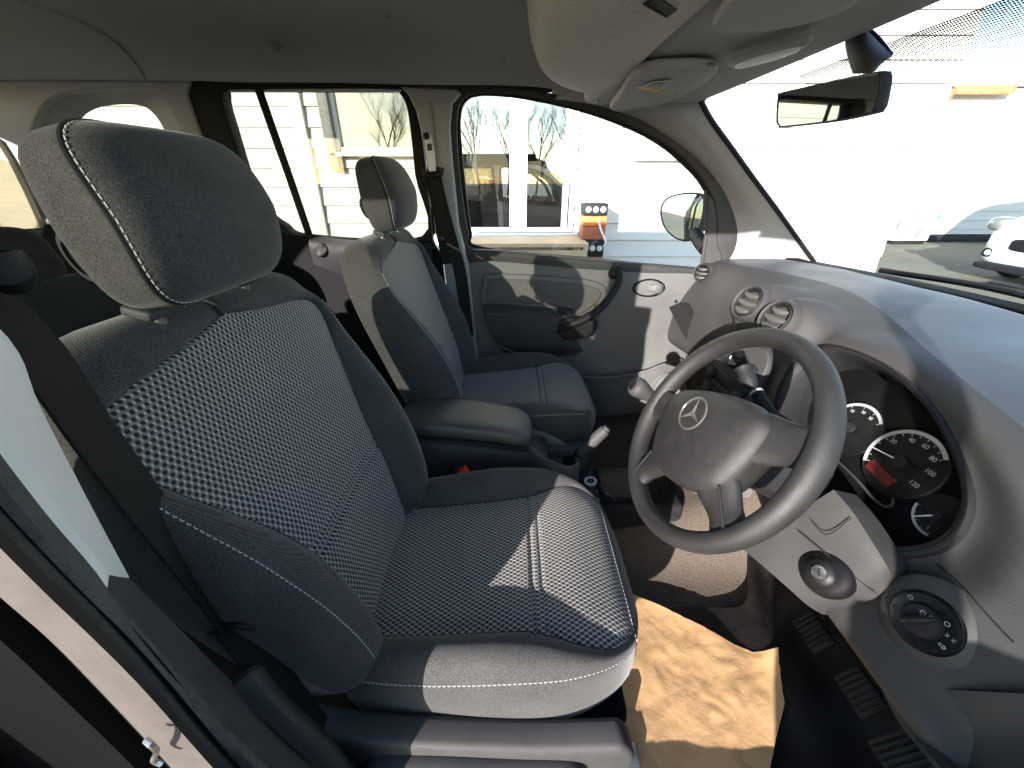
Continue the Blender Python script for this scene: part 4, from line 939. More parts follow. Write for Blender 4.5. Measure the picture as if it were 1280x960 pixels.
# sun visors
def visor(loop, z, label, sticker=None):
    t = thing('sun_visor', label, 'sun visor', tuple(P(*loop[0], z=z)), 'sun visors')
    L = cr([(P(*q, z=z).x, P(*q, z=z).y) for q in loop], 6, closed=True)
    vs_, fs_ = poly2([L], .009, .006); mb = MB(); mb.add([Vector((v.x, v.y, z-.004+v.z+(v.x-.3)*.03)) for v in vs_], fs_); bd_ = weld(mb).build('visor_board', 'lining', t)
    return t
vz = 1.632
vi = visor([(764, 132), (775, 112), (797, 82), (850, 76), (893, 80), (894, 90), (870, 108), (842, 122), (800, 137)], vz, 'far sun visor folded up, carrying a small warning sticker')
q = PX([(795, 110), (818, 102), (840, 101), (822, 115)], z=vz-.017); c0_ = sum(q, Vector())/4
mb = MB(); mb.add([p for p in q]+[p+Vector((0, 0, .0008)) for p in q], [(0, 1, 2, 3), (7, 6, 5, 4), (0, 4, 5, 1), (1, 5, 6, 2), (2, 6, 7, 3), (3, 7, 4, 0)]); stk_ = mb.build('warning_sticker', mat('sticker_paper', (.55, .55, .5), .6), vi)
mb = MB(); a = [q[0].lerp(q[1], .0), q[0].lerp(q[1], .28), q[3].lerp(q[2], .28), q[3]]; mb.add([p-Vector((0, 0, .0006)) for p in a], [(0, 1, 2, 3)]); mb.build('sticker_band', mat('sticker_orange', (.75, .38, .05), .6), stk_)
mb = MB()
for k in range(4):
    a, b = q[0].lerp(q[1], .38), q[3].lerp(q[2], .38); c, d = q[0].lerp(q[1], .92), q[3].lerp(q[2], .92); f = .2+.2*k; mb.tube([a.lerp(b, f)-Vector((0, 0, .0006)), c.lerp(d, f)-Vector((0, 0, .0006))], .0011, 4)
mb.build('sticker_lines', 'midplastic', stk_)
visor([(893, 24), (900, 6), (920, -20), (1010, -60), (1110, -60), (1080, -10), (1040, 12), (980, 27), (915, 30)], vz-.004, 'near sun visor folded up at the top edge of the view')
# visor pivots
for (u, v) in ((745, 127), (889, 82), (842, 118)):
    c = P(u, v, z=1.625); mb = MB(); mb.tube([c+Vector((0, .012, .004)), c, c+Vector((.004, -.012, 0))], .004, 8); mb.build('visor_clip', 'trim', vi)
# roof lamp lens on the header
lamp = thing('roof_lamp', 'oval map lamp with a pale lens in the windscreen header', 'roof lamp', tuple(P(957, 66, z=1.62)))
lc = P(958, 66, z=1.626); ld = (P(1003, 50, z=1.628)-P(915, 78, z=1.628)).normalized(); lz = Vector((0, 0, -1)); lt = lz.cross(ld)
for k, h, mt_, nm in ((1.0, .004, 'trim', 'lamp_bezel'), (.80, .008, 'trimpale', 'lamp_lens')):
    mb = MB(); vs_ = [(math.cos(2*math.pi*i/40), math.sin(2*math.pi*i/40)) for i in range(40)]
    mb.grid([[lc+ld*a*.085*k*s+lt*b*.024*k*s+lz*hh for a, b in vs_] for s, hh in ((1.0, -.006), (1.0, h), (.94, h+.003), (.5, h+.004), (.01, h+.004))], closed=True, capb=True); mb.build(nm, mt_, lamp)
# ---- rear-view mirror
mc = P(1038, 125, x=.565); mn = Vector((-.972, -.235, -.02)).normalized(); MPL = (mc, mn)
mir = thing('rear_view_mirror', 'interior mirror hanging from the windscreen, house boarding reflected in it', 'mirror', tuple(mc))
mo = [P(a, b, pl=MPL) for a, b in ((973, 120), (976, 116), (1010, 108), (1060, 97), (1096, 90), (1101, 92), (1102, 100), (1097, 128), (1092, 138), (1086, 141), (1040, 151), (980, 158), (974, 157), (971, 150))]
cen = sum(mo, Vector())/len(mo); ml = cr(mo, 4, closed=True)
mb = MB(); mb.grid([[cen+(p-cen)*k-mn*h for p in ml] for k, h in ((.965, .001), (1.0, -.002), (1.035, .004), (1.03, .018), (.92, .032), (.6, .042), (.1, .045))], closed=True, capb=True); mb.build('mirror_housing', 'dkplastic', mir, angle=60)
mb = MB(); mb.add([cen+(p-cen)*.968+mn*.0005 for p in ml]+[cen+(p-cen)*.968-mn*.001 for p in ml], [tuple(range(len(ml))), tuple(range(2*len(ml)-1, len(ml)-1, -1))]); mb.build('mirror_glass', 'mirror', mir, smooth=False)
arm = [[P(1066, 92, x=.61), P(1082, 92, x=.60), P(1092, 90, x=.61), P(1092, 90, x=.635), P(1075, 92, x=.635)],
       [P(1060, 75, x=.62), P(1078, 76, x=.605), P(1098, 80, x=.615), P(1098, 80, x=.64), P(1070, 78, x=.645)],
       [P(1056, 55, x=.63), P(1075, 55, x=.612), P(1108, 70, x=.63), P(1110, 68, x=.655), P(1070, 56, x=.655)],
       [P(1058, 36, x=.64), P(1078, 34, x=.628), P(1108, 62, x=.655), P(1106, 58, x=.67), P(1075, 34, x=.665)]]
mb = MB(); mb.grid([cr(r, 4, closed=True) for r in [list(c) for c in zip(*[cr(c, 4) for c in zip(*arm)])]], closed=True, capa=True, capb=True); mb.build('mirror_stem', 'midplastic', mir)
mb = MB(); a = cr([P(1054, 40, x=.632), P(1066, 30, x=.632), P(1082, 36, x=.645), P(1098, 50, x=.655), P(1113, 70, x=.665)], 5); mb.tube(a, .006, 10, flat=(.6, 1)); mb.build('stem_shoe', 'black', mir)
# ------------------------------------------------------------------ far front door
door = thing('front_door', 'closed far front door, grey panel with slanting pull handle, cloth insert and oval release', 'door', (.3, .72, .45))
YD = .695
fo = [(566, 305), (562, 200), (564, 150), (572, 124), (590, 114), (640, 115), (700, 125), (760, 140), (820, 166), (868, 200), (900, 240), (914, 280), (910, 315), (890, 345), (870, 350), (600, 330)]
fi = [(602, 308), (590, 290), (583, 240), (578, 190), (576, 150), (582, 128), (600, 120), (640, 122), (700, 133), (760, 151), (815, 176), (852, 205), (876, 232), (888, 262), (889, 300), (884, 334), (730, 321)]
board('window_frame', [px(sm(fo), .735), px(sm(fi), .735)], 'rubber', door, y=.735, th=.025, smooth=0, bevel=.005)
fi2 = [(598, 312), (586, 290), (578, 240), (573, 190), (572, 150), (578, 126), (597, 117), (640, 118), (700, 129), (760, 146), (818, 172), (858, 202), (882, 232), (894, 262), (895, 300), (890, 340), (730, 328)]
fo2 = [(560, 305), (556, 200), (558, 145), (566, 118), (588, 109), (640, 110), (700, 119), (760, 134), (822, 160), (872, 195), (906, 238), (921, 282), (916, 322), (895, 352), (870, 356), (600, 336)]
board('weather_seal', [px(sm(fo2), .715), px(sm(fi2), .715)], 'sealgrey', door, y=.715, th=.018, smooth=0, bevel=.006)
board('window_glass', [PX(sm([(590, 320), (568, 190), (572, 120), (640, 115), (760, 140), (870, 215), (895, 262), (890, 345)]), y=.75)], 'glassclear', door, y=.75, th=.004, smooth=0, bevel=0)
board('mirror_sail', [px([(878, 336), (883, 290), (884, 243), (897, 252), (909, 280), (908, 312), (893, 345)], .722)], 'midplastic', door, y=.722, th=.02, smooth=0, bevel=.004)
mb = MB(); mb.tube([P(882, 238, y=.72), P(883, 290, y=.715), P(876, 340, y=.71)], .007, 8); mb.build('glass_channel', 'sealgrey', door)
# panel body: pixel net at slowly varying depth
net = [[P(572, 322, y=.71), P(640, 326, y=.705), P(720, 330, y=.70), (P(800, 334, y=.70)), P(872, 340, y=.70), P(905, 335, y=.715)],
       [P(575, 350, y=.70), P(640, 350, y=.69), P(720, 354, y=.685), P(800, 358, y=.685), P(862, 366, y=.69), P(900, 370, y=.71)],
       [P(582, 400, y=.695), P(640, 402, y=.68), P(720, 405, y=.68), P(800, 405, y=.685), P(848, 408, y=.70), P(900, 410, y=.72)],
       [P(592, 450, y=.69), P(650, 448, y=.675), P(730, 447, y=.675), P(800, 447, y=.68), P(850, 448, y=.69), P(900, 450, y=.71)],
       [P(600, 480, y=.69), P(660, 478, y=.67), P(740, 472, y=.66), P(800, 468, y=.66), P(855, 462, y=.675), P(900, 470, y=.70)],
       [P(610, 540, y=.70), P(670, 540, y=.68), P(750, 535, y=.67), P(810, 525, y=.67), P(862, 520, y=.68), P(900, 520, y=.70)]]
sheet('door_panel', net, (0, .02, 0), 'doorplastic', door, 6, 6)
mb = MB(); mb.grid(patch([[P(566, 309, y=.715), P(640, 313, y=.715), P(730, 322, y=.715), P(885, 335, y=.72)], [P(568, 313, y=.69), P(640, 317, y=.69), P(730, 326, y=.69), P(882, 338, y=.70)], [P(572, 323, y=.692), P(640, 328, y=.692), P(730, 336, y=.69), P(880, 346, y=.70)]], 5, 4)); mb.build('panel_ledge', 'sealgrey', door, angle=80)
def pad_px(name, loop, y, th, material, par, bev=.008, smoothn=5):
    return board(name, [px(sm(loop, smoothn), y)], material, par, y=y, th=th, smooth=0, bevel=bev)
pad_px('cloth_insert', [(611, 352), (618, 348), (690, 351), (735, 357), (751, 365), (745, 378), (724, 392), (700, 384), (660, 379), (612, 378)], .676, .020, 'doorcloth', door, .008)
pad_px('insert_surround', [(604, 350), (614, 342), (690, 345), (742, 351), (758, 362), (752, 382), (728, 396), (706, 392), (660, 385), (606, 384)], .682, .018, 'doorplastic', door, .006)
arm_ = [[P(606, 379, y=.675), P(650, 381, y=.675), P(700, 386, y=.675), P(722, 393, y=.675)], [P(607, 389, y=.635), P(650, 391, y=.630), P(700, 397, y=.630), P(716, 402, y=.635)],
        [P(610, 396, y=.627), P(652, 398, y=.622), P(700, 405, y=.622), P(716, 410, y=.630)], [P(618, 425, y=.645), P(660, 432, y=.645), P(705, 432, y=.645), P(722, 428, y=.650)], [P(630, 440, y=.68), P(668, 448, y=.68), P(715, 446, y=.68), P(730, 440, y=.68)]]
sheet('armrest', arm_, (0, .02, 0), 'midplastic', door, 6, 6)
mb = MB(); mb.tube(cr([P(603, 385, y=.665), P(611, 410, y=.66), P(622, 430, y=.66), P(645, 441, y=.66), P(675, 449, y=.66), P(735, 449, y=.66)], 5), .004, 8); mb.build('panel_piping', 'doorplastic', door)
mb = MB(); mb.tube(cr([P(773, 336, y=.672), P(774, 349, y=.645), P(764, 369, y=.622), P(747, 388, y=.612), P(727, 400, y=.612), P(708, 407, y=.625), P(698, 411, y=.65)], 5), [.016]*6+[.017]*6+[.019]*6+[.021]*6+[.024]*6+[.026], 14, flat=(1.05, .75), up=(0, 1, 0)); mb.build('pull_handle', 'dkplastic', door)
mb = MB(); mb.lathe([(0, .010), (.022, .010), (.028, .004), (.030, -.01)], P(770, 340, y=.68), (0, -1, .1), 28, sx=1.05, sy=.8); mb.build('handle_foot', 'dkplastic', door)
pad_px('handle_block', [(698, 400), (722, 396), (745, 400), (742, 414), (725, 422), (703, 421)], .64, .05, 'dkplastic', door, .01)
pad_px('window_switch', [(700, 385), (716, 387), (712, 393), (697, 391)], .640, .012, 'dialface', door, .002, 3)
rl = P(811, 360, y=.682)
mb = MB(); mb.lathe([(.064, -.004), (.064, .003), (.060, .007), (.055, .003), (.053, -.004)], rl, (0, -1, .05), 40, ref=(1, 0, 0), sx=1.0, sy=.56, cap=False); rh = mb.build('release_surround', 'dialface', door)
mb = MB(); mb.lathe([(.0535, -.003), (.045, -.010), (0, -.013)], rl, (0, -1, .05), 36, ref=(1, 0, 0), sx=1, sy=.56, cap=False); mb.build('release_recess', 'doorplastic', rh)
mb = MB(); mb.tube(cr([rl+Vector((-.002, -.004, .0)), rl+Vector((.016, -.014, .001)), rl+Vector((.038, -.012, -.001)), rl+Vector((.049, -.003, -.001))], 4), [.012]*4+[.019]*5+[.020]*4, 14, flat=(.4, 1), up=(0, 1, 0)); mb.build('release_lever', 'doorplastic', rh)
# bottle pocket and speaker
mb = MB(); mb.tube(cr([P(700, 470, y=.63), P(755, 472, y=.61), P(800, 466, y=.61), P(828, 456, y=.62), P(852, 450, y=.65)], 5), .006, 10); pk = mb.build('pocket_rim', 'doorplastic', door)
sheet('door_pocket', [[P(640, 470, y=.655), P(700, 470, y=.632), P(755, 472, y=.612), P(800, 466, y=.612), P(828, 456, y=.622), P(852, 450, y=.652)], [P(650, 520, y=.655), P(705, 520, y=.63), P(760, 520, y=.61), P(805, 512, y=.61), P(835, 505, y=.62), P(870, 500, y=.65)]], (0, .008, 0), 'doorplastic', door, 5, 3)
spc = P(836, 487, y=.60); mb = MB(); mb.lathe([(.075, -.03), (.075, .004), (.070, .008), (.062, .004), (.05, .006), (.03, .007), (0, .007)], spc, (-.15, -1, .2), 44); mb.build('speaker_cover', 'doorplastic', door)
for (u, v) in ((728, 416), (845, 377)):
    mb = MB(); mb.lathe([(0, .003), (.005, .003), (.007, 0)], P(u, v, y=.66 if u < 800 else .685), (0, -1, 0), 16); mb.build('screw_cap', 'dkplastic', door)
# ------------------------------------------------------------------ exterior door mirror
om = thing('door_mirror', 'outside mirror on the far door, parked vans reflected in its rounded glass', 'mirror', tuple(P(850, 300, y=.93)))
omc = P(851, 271, y=.95); omn = Vector((-.82, -.56, .04)).normalized(); OPL = (omc, omn)
mo = [P(a, b, pl=OPL) for a, b in ((826, 268), (829, 254), (838, 246), (856, 242), (874, 243), (880, 250), (877, 275), (869, 292), (858, 300), (846, 298), (832, 286))]
cen = sum(mo, Vector())/len(mo); ml = cr(mo, 4, closed=True)
mb = MB(); mb.grid([[cen+(p-cen)*k-omn*h for p in ml] for k, h in ((.955, .003), (.98, -.003), (1.03, -.002), (1.06, .012), (1.03, .05), (.85, .085), (.45, .10), (.05, .105))], closed=True, capb=True); mb.build('mirror_housing', 'sealgrey', om, angle=60)
mb = MB(); mb.grid([[cen+(p-cen)*.96*k+omn*(.0012*(1-k*k)*3) for p in ml] for k in (1, .8, .6, .4, .2, .02)], closed=True, capb=True); mb.build('mirror_glass', 'mirror', om)
mb = MB(); mb.tube(cr([P(866, 285, y=.93), P(872, 297, y=.87), P(882, 310, y=.80)], 4), [.04]*9, 14, flat=(.8, .6), up=(0, 0, 1)); mb.build('mirror_arm', 'black', om)
# ------------------------------------------------------------------ armrest box between the seats
box = thing('armrest_box', 'dark vinyl armrest box between the two front seats, open bin at its front end', 'armrest', (-.1, .03, .5))
def ringsec(x, yc, zc, hw, hh, p=3.2, n=40, tilt=0):
    r = []
    for k in range(n):
        a = 2*math.pi*k/n; c, s = math.cos(a), math.sin(a); c = abs(c)**(2/p)*(1 if c > 0 else -1); s = abs(s)**(2/p)*(1 if s > 0 else -1)
        r.append(Vector((x+tilt*s*hh, yc+c*hw, zc+s*hh)))
    return r
mb = MB(); S_ = []
for x, hw, zc, hh in ((-.305, .03, .832, .010), (-.30, .055, .835, .020), (-.285, .070, .838, .026), (-.25, .077, .840, .028), (-.15, .080, .835, .028), (-.05, .080, .822, .027), (.01, .077, .808, .026), (.035, .070, .800, .024), (.050, .055, .796, .018), (.057, .03, .794, .008)):
    S_.append(ringsec(x, .045, zc, hw, hh))
cols = list(zip(*S_)); mb.grid([list(r) for r in zip(*[cr(c, 4) for c in cols])], closed=True, capa=True, capb=True); lid = mb.build('armrest_lid', 'vinyl', box, angle=80)
mb = MB(); gl_ = [Vector((x, .045+s*y, z)) for s in (-1,) for x, y, z in ((-.29, .074, .822), (-.2, .082, .818), (-.1, .083, .808), (0, .080, .793), (.035, .073, .786), (.052, .05, .782), (.058, 0, .780))]
gl_ += [Vector((x, .045+y, z)) for x, y, z in ((.052, .05, .782), (.035, .073, .786), (0, .080, .793), (-.1, .083, .808), (-.2, .082, .818), (-.29, .074, .822))]
mb.tube(cr(gl_, 4), .0022, 6); mb.build('lid_piping', 'crease', lid)
mb = MB(); S_ = []
for x, hw, zt in ((-.30, .072, .805), (-.2, .076, .80), (-.1, .076, .785), (0, .074, .768), (.05, .070, .758), (.10, .062, .738)):
    zb = .46; S_.append(ringsec(x, .045, (zt+zb)/2, hw, (zt-zb)/2, 7))
mb.grid(patch(S_, 1, 4) if False else S_, closed=True, capa=True, capb=True); mb.build('armrest_body', 'dash', box, angle=80)
# open bin
mb = MB(); tc = Vector((.115, .035, .735)); prof = [(1.0, -.24), (1.02, -.02), (1.02, .0), (.97, .004), (.88, .0), (.86, -.02), (.82, -.085), (.05, -.09)]
mb.grid([[tc+Vector((.082*k*math.cos(2*math.pi*i/48), .066*k*math.sin(2*math.pi*i/48), h-(.55*.082*k*math.cos(2*math.pi*i/48) if h > -.05 else 0))) for i in range(48)] for k, h in prof], closed=True, capb=True); mb.build('open_bin', 'doorplastic', box, angle=60)
bk_ = thing('belt_buckle', 'red-buttoned seat belt buckle sticking up between armrest box and near seat', 'belt buckle', tuple(P(572, 600, y=-.10)))
b0 = P(573, 596, y=-.105); mb = MB(); mb.box(b0, (.012, .014, .032), Matrix.Rotation(math.radians(-30), 3, 'Y'), .004); mb.build('buckle_body', 'dialface', bk_)
mb = MB(); mb.box(b0+Vector((.012, -.002, .016)), (.014, .012, .010), Matrix.Rotation(math.radians(-30), 3, 'Y'), .002); mb.build('release_button', 'red', bk_)
# floor console
fc = thing('floor_console', 'low black floor console with round socket and open tray ahead of the armrest box', 'console', (.28, .02, .5))
mb = MB(); mb.box((.30, .02, .545), (.185, .085, .065), None, .015, 3); fb = mb.build('console_body', 'dkplastic', fc)
mb = MB(); mb.box((.345, .02, .614), (.09, .070, .006), None, .004); mb.box((.345, .02, .6215), (.084, .064, .003), None, .002); mb.build('tray', 'dialface', fc)
so = P(738, 602, y=.0); so.z = .612; so = P(738, 602, z=.612)
mb = MB(); mb.lathe([(.019, -.002), (.019, .004), (.016, .006), (.0125, .004), (.012, -.001)], so, (-.1, 0, 1), 28, cap=False); sk = mb.build('power_socket', 'trimpale', fc)
mb = MB(); mb.lathe([(.0122, .001), (.011, -.0005), (0, -.0006)], so, (-.1, 0, 1), 20, cap=False); mb.build('socket_hole', 'dialface', sk)
mb = MB(); t_ = P(762, 622, z=.63); mb.tube([t_+Vector((-.012, .01, 0)), t_+Vector((0, 0, .006)), t_+Vector((.014, -.014, .002))], .003, 8); mb.box(t_+Vector((-.006, .012, 0)), (.006, .008, .004), None, .001); mb.build('tray_clip', 'midplastic', fc)
# handbrake
hb = thing('handbrake', 'grey handbrake lever with a button at its tip, beside the farther seat', 'handbrake', tuple(P(722, 575, y=.055)))
a = P(725, 566, y=.055); b = P(757, 537, y=.055); d = (b-a).normalized()
mb = MB(); mb.tube([a, a+d*.02, a.lerp(b, .5), b-d*.01, b], [.0155, .0175, .018, .0165, .015], 20); mb.build('grip', 'midplastic', hb)
mb = MB(); mb.lathe([(.0115, -.002), (.0115, .006), (.009, .009), (0, .010)], b, d, 20); mb.build('release_button', 'midplastic', hb)
mb = MB(); mb.tube([a+d*.005, a-d*.04, a-d*.10+Vector((0, 0, -.05))], [.011, .011, .012], 12); mb.build('lever_arm', 'black', hb)
mb = MB(); mb.tube([a-d*.03, a-d*.06+Vector((0, 0, -.04)), a-d*.08+Vector((0, 0, -.12))], [.022, .035, .05], 20); mb.build('boot', 'rubber', hb)
# ------------------------------------------------------------------ footwell
M['wetrubber'] = mat('worn_black_floor_rubber', (.006, .0055, .0055), .45, spec=.35, var=.35, vscale=18, bump=.6, bscale=260, dist=.0012)
mat_ = thing('floor_mat', 'black moulded rubber floor covering under the pedals with a pressed oval', 'floor covering', (.6, -.45, .46))
def HM(x, y): return .030*math.exp(-((x-.62)/.05)**2)*(1 if -.5 < y < -.25 else .3)+.028*math.exp(-((x-.76)/.03)**2)+.05*math.exp(-((y+.12)/.06)**2)+(.05 if y < -.67 else 0)
def matz(x, y): return (.452 if x < .5 else .452+max(0, x-.52)*.22 if x < .7 else .492+(x-.70)*1.35)+.014+HM(x, y)
net = []
for x in (.40, .50, .58, .66, .74, .80, .86, .92):
    zf = .452 if x < .5 else .452+max(0, x-.52)*.22 if x < .7 else .492+(x-.70)*1.35
    r = []
    for y in (-.69, -.66, -.60, -.54, -.48, -.42, -.38, -.34, -.31, -.28, -.26) if x < .60 else (-.69, -.66, -.60, -.52, -.44, -.36, -.30, -.25, -.20, -.15, -.11):
        hmp = HM(x, y) if True else .030*math.exp(-((x-.62)/.05)**2)*(1 if -.5 < y < -.25 else .3)+.028*math.exp(-((x-.76)/.03)**2) + .05*math.exp(-((y+.12)/.06)**2) + (.05 if y < -.67 else 0)
        r.append(Vector((x, y, zf+.014+hmp)))
    net.append(r)
sheet('mat_moulding', net, (0, 0, -.008), 'wetrubber', mat_, 6, 6)
c = P(972, 757, x=.70); 
mb = MB(); q = [P(*p, x=xx) for p, xx in (((934, 760), .665), ((945, 748), .68), (((985, 733), .72)), ((1012, 732), .73), ((1018, 742), .725), ((1000, 758), .70), ((965, 773), .665), ((942, 776), .655))]
mb.tube(cr(q, 5, closed=True), .004, 8, closed=True); mb.build('pressed_oval', 'wetrubber', mat_)
def pedal(name, label, c, w_, h_, n, cat='pedal', ribs=7):
    t = tag(thing(name, label, cat, tuple(c), 'foot pedals'), label, cat, 'foot pedals'); n = Vector(n).normalized(); e = Vector((0, 1, 0)); u = n.cross(e)*-1
    if u.z < 0: u = -u
    R3 = Matrix((e, u, n)).transposed()
    mb = MB(); mb.box(c, (w_/2, h_/2, .006), R3, .004, 2)
    for i in range(ribs):
        mb.box(c+e*(-w_/2+w_*(i+.5)/ribs)+n*.0075, (w_/ribs*.28, h_/2*.90, .002), R3, .001, 1)
    mb.build('pedal_pad', 'rubber', t)
    mb = MB(); mb.tube(cr([c-n*.005, c-n*.03+u*.03, c-n*.06+u*.10, c-n*.05+u*.24], 4), [.009]*13, 8, flat=(.7, 1), up=e); mb.build('pedal_arm', 'black', t)
    return t
pn = (-.80, 0, .60)
pedal('clutch_pedal', 'ribbed clutch pedal, leftmost of the pedals, showing beside the pressed oval of the mat', P(1017, 790, x=.635), .066, .050, pn)
pedal('brake_pedal', 'ribbed brake pedal, the middle one just under the dashboard edge', P(1076, 865, x=.625), .066, .052, pn)
pedal('accelerator_pedal', 'ribbed accelerator pedal at the bottom edge of the view', P(1135, 948, x=.60), .060, .075, (-.7, 0, .7))
# near front door standing open ahead of the camera, outside the view
nd_ = thing('front_door', 'near front door standing open outside, ahead of the driver opening', 'door', (.86, -.80, .5))
hx, hy, an = .86, -.80, math.radians(37)
def dr3(s, z, o=0): return Vector((hx-s*math.cos(an)+o*math.sin(an), hy-s*math.sin(an)-o*math.cos(an), z))
def doorboard(nm, loops, th, mt, o=0):
    mb = MB(); frameboard(loops, dr3(0, 0, o), dr3(1, 0)-dr3(0, 0), (0, 0, 1), th, .004, mb); weld(mb).build(nm, mt, nd_)
doorboard('door_skin', [[(0, .42), (1.04, .42), (1.06, 1.16), (0, 1.16)]], .06, 'paint', .03); doorboard('door_panel', [[(.03, .45), (1.0, .45), (1.02, 1.14), (.03, 1.14)]], .05, 'doorplastic', -.03)
doorboard('window_frame', [[(0, 1.14), (1.06, 1.14), (1.02, 1.62), (.55, 1.64), (.2, 1.42)], [(.10, 1.16), (1.0, 1.16), (.97, 1.57), (.57, 1.59), (.24, 1.38)]], .03, 'rubber'); doorboard('window_glass', [[(.06, 1.15), (1.02, 1.15), (.98, 1.6), (.55, 1.61), (.2, 1.39)]], .004, 'glassclear', .005)
# kraft paper mat
m, nt, b = newmat('kraft_paper'); b.inputs['Roughness'].default_value = .85
tc = nd(nt, 'ShaderNodeTexCoord'); n1 = nd(nt, 'ShaderNodeTexNoise'); n1.inputs['Scale'].default_value = 14; n1.inputs['Detail'].default_value = 8; n1.inputs['Distortion'].default_value = 1.2; nt.links.new(tc.outputs['Object'], n1.inputs['Vector'])
rp = nd(nt, 'ShaderNodeValToRGB'); rp.color_ramp.elements[0].position = .33; rp.color_ramp.elements[0].color = (.40, .24, .115, 1); rp.color_ramp.elements[1].position = .50; rp.color_ramp.elements[1].color = (.52, .315, .155, 1)
nt.links.new(n1.outputs['Fac'], rp.inputs[0]); nt.links.new(rp.outputs[0], b.inputs['Base Color'])
n2 = nd(nt, 'ShaderNodeTexNoise'); n2.inputs['Scale'].default_value = 38; n2.inputs['Detail'].default_value = 6; n2.inputs['Distortion'].default_value = 2.5; nt.links.new(tc.outputs['Object'], n2.inputs['Vector'])
bp_ = nd(nt, 'ShaderNodeBump'); bp_.inputs['Strength'].default_value = .16; bp_.inputs['Distance'].default_value = .005; nt.links.new(n2.outputs['Fac'], bp_.inputs['Height']); nt.links.new(bp_.outputs[0], b.inputs['Normal']); M['kraft'] = m
pl_ = [P(a, b, z=.470) for a, b in ((788, 742), (826, 760), (862, 779), (900, 799), (940, 819), (966, 821), (971, 850), (977, 886), (968, 925), (960, 975), (950, 1060), (760, 1080), (735, 1000), (745, 930), (762, 880), (776, 830), (782, 790))]
edge = []
for a, b in zip(pl_, pl_[1:]+pl_[:1]):
    for k in range(5): edge.append(a.lerp(b, k/5)+Vector((mnoise(a*40+Vector((k, 0, 0)))*.002, mnoise(b*40+Vector((0, k, 0)))*.002, 0)))
cen = sum(edge, Vector())/len(edge); rws = []
for k in [i/26 for i in range(26, 0, -1)]+[.005]:
    r = []
    for p in edge:
        q = cen+(p-cen)*k; sx_ = max(0, min(1, (q.x-.30)/.16)); sx_ = sx_*sx_*(3-2*sx_); q.z = .474+sx_*(matz(q.x, q.y)+.013-.474)+.003*mnoise(Vector((q.x*12, q.y*12, 1)))+.003*abs(mnoise(Vector((q.x*34, q.y*34, 7))))+.012*max(0, k-.75)*math.sin(q.x*31+q.y*17); r.append(q)
    rws.append(r)
mb = MB(); mb.grid(rws, closed=True, capb=True); mb.grid([rws[0], [p-Vector((0, 0, .0008)) for p in rws[0]]], closed=True)
pm = mb.build('paper_mat', 'kraft'); tag(pm, 'crumpled brown paper mat with scuffs lying on the floor ahead of the near seat', 'paper mat')
# ------------------------------------------------------------------ near pillar, belt
def crv(pts, d): return [P(a, b, y=-.86+d) for a, b in pts]
vv = (300, 430, 520, 640, 735, 800, 865, 960, 1040)
def line(xs, d): return [P(x, v, y=-.86+dd) for x, v, dd in zip(xs, vv, [d]*9)]
L1 = line((-150, 2, 45, 108, 160, 226, 292, 400, 500), .200)
L1b = line((-165, -14, 30, 95, 149, 214, 276, 380, 480), .185)
L2 = line((-230, -100, -35, 56, 134, 180, 238, 340, 430), .155)
L3 = line((-290, -160, -90, 8, 98, 164, 222, 302, 380), .142)
L3b = line((-300, -170, -98, 2, 92, 158, 216, 297, 375), .150)
L4 = line((-330, -210, -135, -42, 50, 118, 182, 266, 340), .121)
L5 = line((-372, -252, -177, -90, -4, 70, 134, 222, 290), .1215)
L6 = line((-380, -260, -186, -98, -12, 62, 126, 214, 282), .130)
L7 = line((-470, -360, -270, -170, -80, 0, 70, 168, 240), .124)
L8 = line((-900, -800, -700, -600, -500, -440, -380, -300, -240), .122)
def ribbon(name, cols, material, off=(-.01, .01, 0)):
    rows = [list(r) for r in zip(*[cr(c, 5) for c in cols])]; mb = MB(); thicken(rows, off, mb); return mb.build(name, material, npl, angle=60)
npl = thing('near_pillar', 'near door pillar crossing the lower left corner, pale upper trim, rubber seal and lit edge', 'pillar', (-.24, -.70, .5))
def sub(L, a, b): return L[a:b]
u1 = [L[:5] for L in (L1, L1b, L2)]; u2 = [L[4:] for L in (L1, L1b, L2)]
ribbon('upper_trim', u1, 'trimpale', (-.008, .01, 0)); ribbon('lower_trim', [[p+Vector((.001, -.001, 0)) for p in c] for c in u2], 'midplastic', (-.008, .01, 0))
M['felt'] = mat('seal_felt', (.060, .056, .054), .95, bump=1, bscale=180, var=.25, vscale=60, dist=.002)
ribbon('seal_band', [L2, [a.lerp(b, .5)+Vector((.004, -.003, 0)) for a, b in zip(L2, L3)], L3, L3b], 'felt')
ribbon('door_flange', [L3b, [a.lerp(b, .4)+Vector((-.004, .006, 0)) for a, b in zip(L3b, L4)], L4], 'sealgrey')
ribbon('lit_edge', [L4, [a.lerp(b, .5)+Vector((0, -.0005, 0)) for a, b in zip(L4, L5)], L5, L6], 'sillpaint')
ribbon('outer_step', [L6, [a.lerp(b, .5)+Vector((-.004, .008, 0)) for a, b in zip(L6, L7)], L7, L8], 'paint')
mb = MB(); q = [P(182, 925, y=-.748), P(190, 932, y=-.750), P(196, 940, y=-.748), P(192, 950, y=-.748), P(202, 955, y=-.748)]
mb.tube(cr(q, 4), .0018, 8); mb.build('striker', 'metal', npl)
mb = MB(); mb.box((-.345, -.715, 1.05), (.055, .018, .60), None, .01, 2); mb.build('pillar_core', 'paint', npl)
